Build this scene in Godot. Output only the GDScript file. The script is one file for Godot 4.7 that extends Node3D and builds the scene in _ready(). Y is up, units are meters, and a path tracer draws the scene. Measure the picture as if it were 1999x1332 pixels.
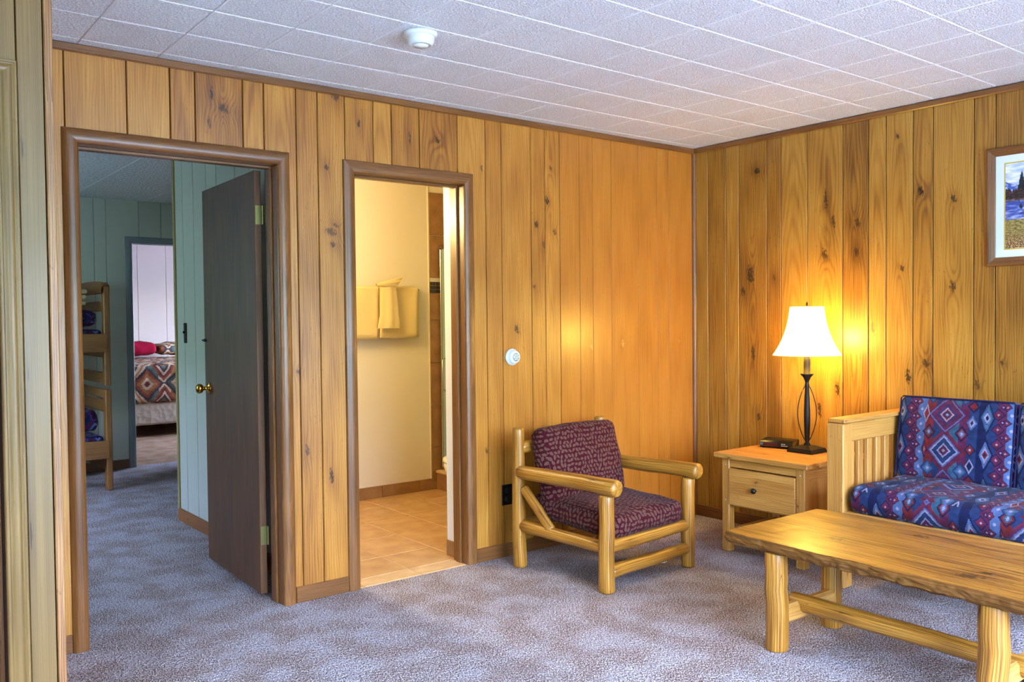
extends Node3D

const H := 2.44
var M := {}
var used := {}
var rng := RandomNumberGenerator.new()

# ------------------------------------------------------------------ nodes
func numbered(called: String) -> String:
	if not used.has(called):
		used[called] = 0
		return called
	used[called] += 1
	return "%s_%03d" % [called, used[called]]

func thing(called: String, label: String, category: String, at := Vector3.ZERO, turn := 0.0, group := "") -> Node3D:
	var o := Node3D.new()
	o.name = numbered(called)
	add_child(o)
	o.position = at
	o.rotation.y = turn
	o.set_meta("label", label)
	o.set_meta("category", category)
	if group:
		o.set_meta("group", group)
	return o

func setting(called: String, label := "") -> Node3D:
	var o := Node3D.new()
	o.name = called
	add_child(o)
	o.set_meta("kind", "structure")
	if label:
		o.set_meta("label", label)
	return o

func new_st(smooth := true) -> SurfaceTool:
	var st := SurfaceTool.new()
	st.begin(Mesh.PRIMITIVE_TRIANGLES)
	st.set_smooth_group(0 if smooth else -1)
	return st

func part(called: String, st: SurfaceTool, m: Material, parent: Node, label := "") -> MeshInstance3D:
	st.generate_normals()
	var o := MeshInstance3D.new()
	o.name = called
	o.mesh = st.commit()
	o.material_override = null
	o.mesh.surface_set_material(0, m)
	parent.add_child(o, true)
	if label:
		o.set_meta("label", label)
	return o

func struct(called: String, st: SurfaceTool, m: Material, label := "") -> MeshInstance3D:
	var o := part(called, st, m, self, label)
	o.set_meta("kind", "structure")
	return o

# ------------------------------------------------------------------ shapes
func poly(st: SurfaceTool, p: Array, uv: Array, out: Vector3) -> void:
	var n: Vector3 = (p[1] - p[0]).cross(p[2] - p[0])
	var order := range(p.size())
	if n.dot(out) > 0:
		order.reverse()
	for k in range(1, order.size() - 1):
		for j in [order[0], order[k], order[k + 1]]:
			st.set_uv(uv[j])
			st.add_vertex(p[j])

# bevelled box; g = axis the grain runs along
func bbox(st: SurfaceTool, c: Vector3, s: Vector3, b := 0.003, g := 1, off := Vector2.ZERO, xf := Transform3D.IDENTITY) -> void:
	var h := s * 0.5
	var pts := {}
	for a in 3:
		for k in 8:
			var v := Vector3(1 if k & 1 else -1, 1 if k & 2 else -1, 1 if k & 4 else -1)
			var e := h - Vector3(b, b, b)
			e[a] = h[a]
			pts[a * 8 + k] = v * e
	var uvf := func(p: Vector3, a: int) -> Vector2:
		var v: int = g if a != g else (g + 1) % 3
		var u: int = 3 - a - v
		return Vector2(p[u], p[v]) + off
	var faces := []
	for a in 3:
		for s2 in 2:
			var ids := []
			for k in 8:
				if ((k >> a) & 1) == s2:
					ids.append(k)
			faces.append([[a, ids[0]], [a, ids[1]], [a, ids[3]], [a, ids[2]]])
	if b > 0.0:
		for ax in 3:
			var a1 := (ax + 1) % 3
			var a2 := (ax + 2) % 3
			for q in 4:
				var k0 := ((q & 1) << a1) | ((q >> 1) << a2)
				var k1 := k0 | (1 << ax)
				faces.append([[a1, k0], [a1, k1], [a2, k1], [a2, k0]])
		for k in 8:
			faces.append([[0, k], [1, k], [2, k]])
	for f in faces:
		var p := []
		var uv := []
		var mid := Vector3.ZERO
		for e in f:
			mid += pts[e[0] * 8 + e[1]]
		var fa: int = f[0][0]
		for e in f:
			var q: Vector3 = pts[e[0] * 8 + e[1]]
			p.append(xf * (q + c))
			uv.append(uvf.call(q + c, fa))
		poly(st, p, uv, xf.basis * mid)

# rows of points joined into a surface; orientation follows `inside`, a point (or none) behind the surface
func grid(st: SurfaceTool, P: Array, U: Array, flip := false) -> void:
	for i in P.size() - 1:
		var a: PackedVector3Array = P[i]
		var b: PackedVector3Array = P[i + 1]
		var ua: PackedVector2Array = U[i]
		var ub: PackedVector2Array = U[i + 1]
		for j in a.size() - 1:
			var q := [a[j], a[j + 1], b[j + 1], b[j]]
			var w := [ua[j], ua[j + 1], ub[j + 1], ub[j]]
			var o := [0, 1, 2, 0, 2, 3] if flip else [0, 2, 1, 0, 3, 2]
			for k in o:
				st.set_uv(w[k])
				st.add_vertex(q[k])

func frame_of(d: Vector3) -> Basis:
	var up := Vector3.UP if absf(d.y) < 0.9 else Vector3.RIGHT
	var x := up.cross(d).normalized()
	return Basis(x, d.cross(x).normalized(), d)

# tube along a path with a radius at each point
func tube(st: SurfaceTool, path: Array, radii: Array, segs := 10, uvs := Vector2(1, 1)) -> void:
	var P := []
	var U := []
	var along := 0.0
	for i in path.size():
		var d: Vector3 = (path[mini(i + 1, path.size() - 1)] - path[maxi(i - 1, 0)]).normalized()
		var f := frame_of(d)
		if i > 0:
			along += (path[i] - path[i - 1]).length()
		var row := PackedVector3Array()
		var ur := PackedVector2Array()
		for s in segs + 1:
			var t := TAU * s / segs
			row.append(path[i] + (f.x * cos(t) + f.y * sin(t)) * radii[i])
			ur.append(Vector2(float(s) / segs * uvs.x, along * uvs.y))
		P.append(row)
		U.append(ur)
	grid(st, P, U)

# peeled log with rounded ends
func log_shape(st: SurfaceTool, p0: Vector3, p1: Vector3, r0: float, r1: float, sd: int, round0 := 0.5, round1 := 0.5, wob := 0.06) -> void:
	var n := FastNoiseLite.new()
	n.seed = sd
	n.frequency = 1.0
	var d := (p1 - p0)
	var L := d.length()
	d = d.normalized()
	var f := frame_of(d)
	var ts := []   # (distance along, radius factor)
	for k in 4:
		var a := k / 4.0 * PI * 0.5
		ts.append([r0 * round0 * (1.0 - cos(PI * 0.5 - a)) if false else r0 * round0 * (1.0 - cos(a)), sin(a) * 0.5 + 0.5 if k > 0 else 0.0])
	ts[0] = [0.0, 0.0]
	ts[1] = [0.0, 1.0 - 0.45 * round0]
	ts[2] = [r0 * round0 * 0.25, 1.0 - 0.14 * round0]
	ts[3] = [r0 * round0 * 0.7, 1.0]
	var rings := maxi(6, int(L / 0.045))
	for k in range(1, rings):
		ts.append([lerpf(r0 * round0 * 0.7, L - r1 * round1 * 0.7, float(k) / rings), 1.0])
	ts.append([L - r1 * round1 * 0.7, 1.0])
	ts.append([L - r1 * round1 * 0.25, 1.0 - 0.14 * round1])
	ts.append([L, 1.0 - 0.45 * round1])
	ts.append([L, 0.0])
	var P := []
	var U := []
	var segs := 18
	var off := (sd * 0.377)
	for e in ts:
		var t: float = e[0] / L
		var row := PackedVector3Array()
		var ur := PackedVector2Array()
		var bend := (f.x * n.get_noise_2d(t * 1.7, 9.0) + f.y * n.get_noise_2d(t * 1.7, 33.0)) * 0.16 * r0
		for s in segs + 1:
			var a := TAU * (s % segs) / segs
			var r: float = lerpf(r0, r1, t) * e[1] * (1.0 + wob * n.get_noise_3d(cos(a) * 0.9, sin(a) * 0.9, t * L * 5.0) + wob * 0.35 * n.get_noise_3d(cos(a) * 2.5, sin(a) * 2.5, t * L * 16.0))
			row.append(p0 + d * e[0] + bend + (f.x * cos(a) + f.y * sin(a)) * r)
			ur.append(Vector2(0.02 + 0.96 * (1.0 - absf(2.0 * s / segs - 1.0)), 0.98 - 0.96 * (e[0] + fposmod(off, 1.0) * maxf(0.0, 0.95 - L)) / 0.95))
		P.append(row)
		U.append(ur)
	grid(st, P, U)

# profile of (radius, height) turned round y
func lathe(st: SurfaceTool, prof: Array, segs := 24, at := Vector3.ZERO, flip := false) -> void:
	var P := []
	var U := []
	for e in prof:
		var row := PackedVector3Array()
		var ur := PackedVector2Array()
		for s in segs + 1:
			var a := TAU * s / segs
			row.append(at + Vector3(cos(a) * e.x, e.y, sin(a) * e.x))
			ur.append(Vector2(float(s) / segs, e.y))
		P.append(row)
		U.append(ur)
	grid(st, P, U, flip)

# upholstered block: rounded edges, puffed faces, uv in metres
func cushion(st: SurfaceTool, s: Vector3, r: float, puff: Vector3, sd := 1, wr := 0.004) -> void:
	var h := s * 0.5
	var n := FastNoiseLite.new()
	n.seed = sd
	n.frequency = 1.0
	var coords := []
	for a in 3:
		var list := [-h[a], -h[a] + r * 0.35, -h[a] + r * 0.7, -h[a] + r]
		var m := maxi(4, int((s[a] - 2 * r) / 0.03))
		for k in range(1, m):
			list.append(lerpf(-h[a] + r, h[a] - r, float(k) / m))
		list.append_array([h[a] - r, h[a] - r * 0.7, h[a] - r * 0.35, h[a]])
		coords.append(list)
	for a in 3:
		var b := (a + 1) % 3
		var c := (a + 2) % 3
		for sg in [-1.0, 1.0]:
			var P := []
			var U := []
			for vb in coords[b]:
				var row := PackedVector3Array()
				var ur := PackedVector2Array()
				for vc in coords[c]:
					var p := Vector3.ZERO
					p[a] = h[a] * sg
					p[b] = vb
					p[c] = vc
					var q := Vector3(clampf(p.x, -h.x + r, h.x - r), clampf(p.y, -h.y + r, h.y - r), clampf(p.z, -h.z + r, h.z - r))
					var dd := p - q
					if dd.length() > 1e-6:
						p = q + dd.normalized() * minf(r, dd.length() if dd.length() < r else r)
					var uvp := p
					var nn := Vector3(p.x / h.x, p.y / h.y, p.z / h.z)
					p.x += puff.x * nn.x * (1 - nn.y * nn.y) * (1 - nn.z * nn.z)
					p.y += puff.y * nn.y * (1 - nn.x * nn.x) * (1 - nn.z * nn.z)
					p.z += puff.z * nn.z * (1 - nn.x * nn.x) * (1 - nn.y * nn.y)
					p += Vector3(n.get_noise_3d(p.x * 7, p.y * 7, p.z * 7), n.get_noise_3d(p.x * 7 + 40, p.y * 7, p.z * 7), n.get_noise_3d(p.x * 7, p.y * 7 + 40, p.z * 7)) * wr
					row.append(p)
					# u across, v up
					if a == 0:
						ur.append(Vector2(uvp.z, -uvp.y))
					elif a == 1:
						ur.append(Vector2(uvp.z, uvp.x + h.y))
					else:
						ur.append(Vector2(uvp.x, -uvp.y))
				P.append(row)
				U.append(ur)
			grid(st, P, U, sg > 0)

# ------------------------------------------------------------------ computed textures
func noise(sd: int, kind := FastNoiseLite.TYPE_SIMPLEX_SMOOTH, oct := 1) -> FastNoiseLite:
	var n := FastNoiseLite.new()
	n.seed = sd
	n.noise_type = kind
	n.frequency = 1.0
	n.fractal_type = FastNoiseLite.FRACTAL_FBM if oct > 1 else FastNoiseLite.FRACTAL_NONE
	n.fractal_octaves = oct
	return n

# wood: x runs across the boards, y along the grain; cuts are the board edges, knots are [x, y, rx, ry]
func wood_image(pw: int, ph: int, sx: float, sy: float, cuts: Array, knots: Array, pal: Array, sd: int, ringf := 620.0, ringamp := 0.22, vary := 0.16, fine := 0.13, crack := 0.25, streak := 0.10) -> Image:
	var r := RandomNumberGenerator.new()
	r.seed = sd
	var na := noise(sd)
	var nc := noise(sd + 5, FastNoiseLite.TYPE_VALUE, 2)
	var nd := noise(sd + 9, FastNoiseLite.TYPE_SIMPLEX_SMOOTH, 2)
	var nk := cuts.size() - 1
	var ctr := []
	var uo := []
	var dep := []
	var slo := []
	var yc := []
	var tone := []
	var own := []
	for k in nk:
		ctr.append((cuts[k] + cuts[k + 1]) * 0.5)
		var flat := r.randf() < 0.55
		uo.append(r.randf_range(-0.02, 0.02) if flat else r.randf_range(0.12, 0.3))
		dep.append(r.randf_range(0.01, 0.03))
		slo.append(r.randf_range(0.02, 0.06) * (1 if r.randf() < 0.5 else -1))
		yc.append(r.randf_range(0.2, 0.8) * sy)
		tone.append(r.randf_range(-vary, vary))
		var mine := []
		for kn in knots:
			if kn[0] > cuts[k] - 0.01 and kn[0] < cuts[k + 1] + 0.01:
				mine.append(kn)
		own.append(mine)
	var idx := PackedInt32Array()
	for ix in pw:
		var x: float = (ix + 0.5) / pw * sx + cuts[0]
		var k := 0
		while k < nk - 1 and x > cuts[k + 1]:
			k += 1
		idx.append(k)
	var c0: Color = pal[0]
	var c1: Color = pal[1]
	var c2: Color = pal[2]
	var ck: Color = pal[3]
	var data := PackedByteArray()
	data.resize(pw * ph * 3)
	var o := 0
	for iy in ph:
		var y := sy * (1.0 - (iy + 0.5) / ph)
		for ix in pw:
			var x: float = (ix + 0.5) / pw * sx + cuts[0]
			var k := idx[ix]
			var w := na.get_noise_2d(x * 9.0 + k * 37.0, y * 1.4) * 0.011 + na.get_noise_2d(x * 26.0 + k * 11.0, y * 4.0) * 0.003
			var uu: float = x - ctr[k] + w + uo[k]
			var dd: float = dep[k] + slo[k] * (y - yc[k])
			var rho := sqrt(uu * uu + dd * dd)
			var dark := 0.0
			var halo := 0.0
			for kn in own[k]:
				var dx: float = (x - kn[0]) / kn[2]
				var dy: float = (y - kn[1]) / kn[3]
				dx += dy * 0.25
				var q := dx * dx + dy * dy * 0.8
				if q < 30.0:
					var e := exp(-q * 0.16)
					rho += e * kn[2] * 0.9
					var hard: float = fposmod(kn[0] * 71.3 + kn[1] * 37.7, 1.0)
					halo = maxf(halo, e * (0.30 + 0.35 * hard))
					if q < 4.0:
						var wq := q * 1.15 + nd.get_noise_2d(x * 90.0, y * 40.0) * 1.1
						dark = maxf(dark, (1.0 - smoothstep(0.05, 1.0, wq)) * (0.60 + 0.4 * hard))
			var ring := 0.5 + 0.5 * sin(rho * ringf)
			ring = ring * ring
			var f := nc.get_noise_2d(x * 420.0, y * 9.0 + k * 50.0)
			var bl := nd.get_noise_2d(x * 7.0 + k * 91.0, y * 1.7)
			var t: float = 0.55 + tone[k] - ring * ringamp + f * fine + bl * 0.20 + na.get_noise_2d(x * 75.0 + k * 13.0, y * 2.0) * streak - halo * 0.35
			var cr := absf(na.get_noise_2d(x * 38.0 + k * 17.0, y * 2.6))
			if cr < 0.05 and bl > 0.12:
				t -= crack * (1.0 - cr / 0.05) * minf(1.0, (bl - 0.12) * 5.0)
			var c: Color
			if t < 0.5:
				c = c0.lerp(c1, clampf(t * 2.0, 0.0, 1.0))
			else:
				c = c1.lerp(c2, clampf(t * 2.0 - 1.0, 0.0, 1.0))
			if dark > 0.0:
				c = c.lerp(ck, dark * 0.9)
			data[o] = int(c.r * 255.0)
			data[o + 1] = int(c.g * 255.0)
			data[o + 2] = int(c.b * 255.0)
			o += 3
	return Image.create_from_data(pw, ph, false, Image.FORMAT_RGB8, data)

func carpet_image(n: int, pal: Array, sd: int) -> Image:
	var a := noise(sd, FastNoiseLite.TYPE_SIMPLEX_SMOOTH, 4)
	a.frequency = 8.0 / n
	var big := a.get_seamless_image(n, n).get_data()
	var b := noise(sd + 3, FastNoiseLite.TYPE_SIMPLEX_SMOOTH, 2)
	b.frequency = 0.26
	var fine := b.get_seamless_image(n, n).get_data()
	var r := RandomNumberGenerator.new()
	r.seed = sd
	var data := PackedByteArray()
	data.resize(n * n * 3)
	var step := big.size() / (n * n)
	for i in n * n:
		var g := big[i * step] / 255.0
		var s := fine[i * step] / 255.0
		var t := smoothstep(0.22, 0.78, g)
		var v := (s - 0.5) * 2.6 + (r.randf() - 0.5) * 0.7
		var c: Color = (pal[1] as Color).lerp(pal[2], t)
		if v < 0.0:
			c = c.lerp(pal[0], clampf(-v * 1.7, 0, 1))
		else:
			c = c.lerp(pal[3], clampf(v * 1.5, 0, 1))
		data[i * 3] = int(c.r * 255)
		data[i * 3 + 1] = int(c.g * 255)
		data[i * 3 + 2] = int(c.b * 255)
	return Image.create_from_data(n, n, false, Image.FORMAT_RGB8, data)

# woven south-western pattern of stepped diamonds; ops are [cx, cy, rx, ry, [colours from outside in]]
func kilim_image(n: int, ground: Array, ops: Array, step: int, sd: int) -> Image:
	var r := RandomNumberGenerator.new()
	r.seed = sd
	var im := Image.create(n, n, false, Image.FORMAT_RGB8)
	var nz := noise(sd)
	for y in range(0, n, step):
		for x in range(0, n, step):
			var k: int = int(float(x) / n * ground.size()) % ground.size()
			im.fill_rect(Rect2i(x, y, step, step), ground[k])
	for op in ops:
		var cols: Array = op[4]
		for ox in [-1, 0, 1]:
			for oy in [-1, 0, 1]:
				var cx: float = (op[0] + ox) * n
				var cy: float = (op[1] + oy) * n
				var rx: float = op[2] * n
				var ry: float = op[3] * n
				if cx + rx < 0 or cx - rx > n or cy + ry < 0 or cy - ry > n:
					continue
				for y in range(maxi(0, int((cy - ry) / step) * step), mini(n, int(cy + ry) + step), step):
					for x in range(maxi(0, int((cx - rx) / step) * step), mini(n, int(cx + rx) + step), step):
						var v := absf(x + step * 0.5 - cx) / rx + absf(y + step * 0.5 - cy) / ry
						if v < 1.0:
							var c: Color = cols[clampi(int((1.0 - v) * cols.size()), 0, cols.size() - 1)]
							im.fill_rect(Rect2i(x, y, step, step), c)
	var d := im.get_data()
	for i in n * n:
		var m := 0.86 + 0.14 * float((i % n) % 4) / 3.0 + r.randf_range(-0.09, 0.09) + nz.get_noise_2d((i % n) * 0.02, (i / n) * 0.02) * 0.12
		for c in 3:
			d[i * 3 + c] = clampi(int(d[i * 3 + c] * m), 0, 255)
	return Image.create_from_data(n, n, false, Image.FORMAT_RGB8, d)

# small outlined leaves scattered on a dark cloth
func leaf_image(n: int, ground: Color, line: Color, sd: int) -> Image:
	var r := RandomNumberGenerator.new()
	r.seed = sd
	var im := Image.create(n, n, false, Image.FORMAT_RGB8)
	im.fill(ground)
	var cells := 11
	var s := float(n) / cells
	for gy in cells:
		for gx in cells:
			var cx := (gx + 0.5 + (0.5 if gy % 2 else 0.0) + r.randf_range(-0.16, 0.16)) * s
			var cy := (gy + 0.5 + r.randf_range(-0.16, 0.16)) * s
			var a := r.randf() * TAU
			var L := s * r.randf_range(0.46, 0.58)
			var W := L * r.randf_range(0.44, 0.56)
			for y in range(int(cy - L) - 1, int(cy + L) + 2):
				for x in range(int(cx - L) - 1, int(cx + L) + 2):
					var dx := x - cx
					var dy := y - cy
					var u := (dx * cos(a) + dy * sin(a)) / L
					var v := (-dx * sin(a) + dy * cos(a)) / W
					if absf(u) >= 1.0:
						continue
					var edge := (1.0 - u * u) * (1.0 - 0.25 * u)
					var q := absf(v) / maxf(edge, 0.001)
					if q < 1.0:
						var on := q > 0.62 or absf(v) < 0.12 or (fposmod(u * 4.0 + absf(v) * 1.6, 1.0) < 0.42 and q < 0.6)
						if on:
							im.set_pixel(posmod(x, n), posmod(y, n), line)
	var d := im.get_data()
	for i in n * n:
		var m := 0.9 + 0.2 * r.randf() - (0.08 if (i / n) % 3 == 0 else 0.0)
		for c in 3:
			d[i * 3 + c] = clampi(int(d[i * 3 + c] * m), 0, 255)
	return Image.create_from_data(n, n, false, Image.FORMAT_RGB8, d)

# printed photograph in the frame: peaks, conifers, a lake and dry grass
func landscape_image(w: int, h: int) -> Image:
	var im := Image.create(w, h, false, Image.FORMAT_RGB8)
	var n := noise(77, FastNoiseLite.TYPE_SIMPLEX_SMOOTH, 4)
	for x in w:
		var fx := float(x) / w
		var ridge := 0.20 + 0.10 * n.get_noise_2d(fx * 2.4, 3.0) + 0.02 * sin(fx * 9.0)
		var trees := 0.33 + 0.07 * n.get_noise_2d(fx * 9.0, 17.0) + 0.05 * n.get_noise_2d(fx * 40.0, 5.0)
		for tc in [[0.13, 0.085, 0.045], [0.20, 0.20, 0.03], [0.55, 0.16, 0.035], [0.78, 0.12, 0.04]]:
			var dx: float = absf(fx - tc[0]) / tc[2]
			if dx < 1.0:
				trees = minf(trees, tc[1] + dx * 0.28 + 0.05 * n.get_noise_2d(fx * 160.0, 9.0))
		for y in h:
			var fy := float(y) / h
			var c: Color
			var g := n.get_noise_2d(fx * 30.0, fy * 40.0)
			var g2 := n.get_noise_2d(fx * 70.0, fy * 70.0)
			if fy < trees and fy < 0.42:
				if fy < ridge:
					c = Color(0.66, 0.72, 0.95).lerp(Color(0.93, 0.93, 0.99), clampf(0.4 + n.get_noise_2d(fx * 5.0, fy * 14.0) * 1.3, 0, 1))
				else:
					c = Color(0.25, 0.32, 0.62).lerp(Color(0.72, 0.76, 0.92), clampf(0.25 + n.get_noise_2d(fx * 16.0, fy * 22.0) * 1.6, 0, 1))
			elif fy < 0.42:
				c = Color(0.08, 0.10, 0.10).lerp(Color(0.40, 0.20, 0.17) if fy > 0.31 else Color(0.10, 0.16, 0.22), clampf(0.3 + g * 1.2, 0, 1))
			elif fy < 0.445:
				c = Color(0.55, 0.45, 0.42).lerp(Color(0.2, 0.16, 0.16), clampf(0.5 + g, 0, 1))
			elif fy < 0.66:
				var mirror := 0.5 + 0.5 * sin(fy * 60.0 + g * 3.0)
				c = Color(0.22, 0.28, 0.55).lerp(Color(0.75, 0.78, 0.93), clampf((fy - 0.5) * 4.0 + n.get_noise_2d(fx * 8.0, fy * 26.0) * 1.2, 0, 1) * (0.7 + 0.3 * mirror))
				if fy < 0.6 and n.get_noise_2d(fx * 9.0, 17.0) + n.get_noise_2d(fx * 14.0, fy * 8.0) > 0.35:
					c = Color(0.12, 0.13, 0.2)
			else:
				c = Color(0.36, 0.30, 0.16).lerp(Color(0.68, 0.60, 0.34), clampf(0.5 + g * 0.9, 0, 1))
				if fy > 0.78:
					c = c.lerp(Color(0.85, 0.70, 0.50) if g2 > 0.05 else Color(0.25, 0.12, 0.08), clampf((fy - 0.78) * 5.0, 0, 0.85))
			im.set_pixel(x, y, c)
	return im

func tex(im: Image) -> ImageTexture:
	return ImageTexture.create_from_image(im)

func mat(col: Color, rough := 0.6, spec := 0.5, t: Texture2D = null, scale := Vector3.ONE) -> StandardMaterial3D:
	var m := StandardMaterial3D.new()
	m.albedo_color = col
	m.roughness = rough
	m.metallic_specular = spec
	if t:
		m.albedo_texture = t
		m.uv1_scale = scale
	return m

func bump_noise(freq: float, sd: int, size := 256, oct := 2, kind := FastNoiseLite.TYPE_SIMPLEX) -> NoiseTexture2D:
	var n := FastNoiseLite.new()
	n.seed = sd
	n.noise_type = kind
	n.frequency = freq
	n.fractal_octaves = oct
	var t := NoiseTexture2D.new()
	t.width = size
	t.height = size
	t.seamless = true
	t.noise = n
	return t

const BACK_CUTS := [-4.0, -3.796, -3.561, -3.387, -3.281, -3.07, -2.972, -2.816, -2.708, -2.565, -2.41, -2.306, -2.142, -1.905, -1.722, -1.614, -1.403, -1.3, -1.187]
const VENEER_CUTS := [-1.187, -1.032, -0.925, -0.769, -0.533, -0.356, -0.247, 0.0]
const RIGHT_CUTS := [0.0, 0.117, 0.262, 0.363, 0.572, 0.674, 0.854, 1.082, 1.238, 1.34, 1.49, 1.597, 1.803, 1.907, 2.05, 2.2]
const BACK_KNOTS := [[-2.612, 2.403, 0.021, 0.026], [-3.155, 2.268, 0.03, 0.02], [-3.209, 2.328, 0.009, 0.035], [-3.222, 2.196, 0.009, 0.029], [-2.666, 2.06, 0.012, 0.018], [-2.65, 1.751, 0.036, 0.024], [-2.637, 1.69, 0.016, 0.014], [-2.622, 1.784, 0.016, 0.012], [-2.031, 2.263, 0.018, 0.021], [-1.515, 1.269, 0.018, 0.026], [-1.284, 2.003, 0.016, 0.024], [-1.366, 1.86, 0.016, 0.024], [-1.227, 1.826, 0.014, 0.018], [-1.31, 1.746, 0.012, 0.024], [-2.824, 1.085, 0.012, 0.012], [-2.49, 2.291, 0.009, 0.024], [-2.199, 2.251, 0.009, 0.035], [-1.748, 2.139, 0.01, 0.026], [-1.254, 2.188, 0.012, 0.018], [-1.385, 1.507, 0.012, 0.015], [-2.787, 0.712, 0.013, 0.029], [-2.662, 0.575, 0.013, 0.041], [-1.735, 0.605, 0.012, 0.018]]
const VENEER_KNOTS := [[-0.942, 1.156, 0.012, 0.02], [-0.676, 1.164, 0.014, 0.026], [-0.152, 1.164, 0.010, 0.014]]
const RIGHT_KNOTS := [[0.393, 1.484, 0.02, 0.028], [0.45, 1.585, 0.03, 0.061], [0.504, 2.226, 0.024, 0.02], [0.624, 1.561, 0.009, 0.018], [0.969, 1.679, 0.024, 0.034], [1.025, 1.864, 0.016, 0.042], [0.976, 1.995, 0.013, 0.061], [1.174, 1.844, 0.022, 0.028], [1.167, 1.681, 0.016, 0.028], [1.408, 2.284, 0.009, 0.012], [1.534, 1.978, 0.02, 0.026], [1.432, 1.575, 0.014, 0.018], [1.465, 0.995, 0.018, 0.039], [1.563, 1.066, 0.022, 0.022], [1.822, 0.967, 0.014, 0.03], [1.943, 1.082, 0.011, 0.011], [0.509, 0.698, 0.016, 0.025], [1.265, 1.252, 0.011, 0.042], [1.705, 1.918, 0.016, 0.022], [0.469, 1.093, 0.016, 0.048], [0.935, 0.775, 0.014, 0.045], [1.05, 0.902, 0.016, 0.042], [1.701, 1.467, 0.02, 0.03]]

func random_knots(cnt: int, sx: float, sy: float, sd: int, big := 0.012) -> Array:
	var r := RandomNumberGenerator.new()
	r.seed = sd
	var a := []
	for i in cnt:
		var s := r.randf_range(0.4, 1.0) * big
		a.append([r.randf() * sx, r.randf() * sy, s, s * r.randf_range(1.0, 2.0)])
	return a

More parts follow.
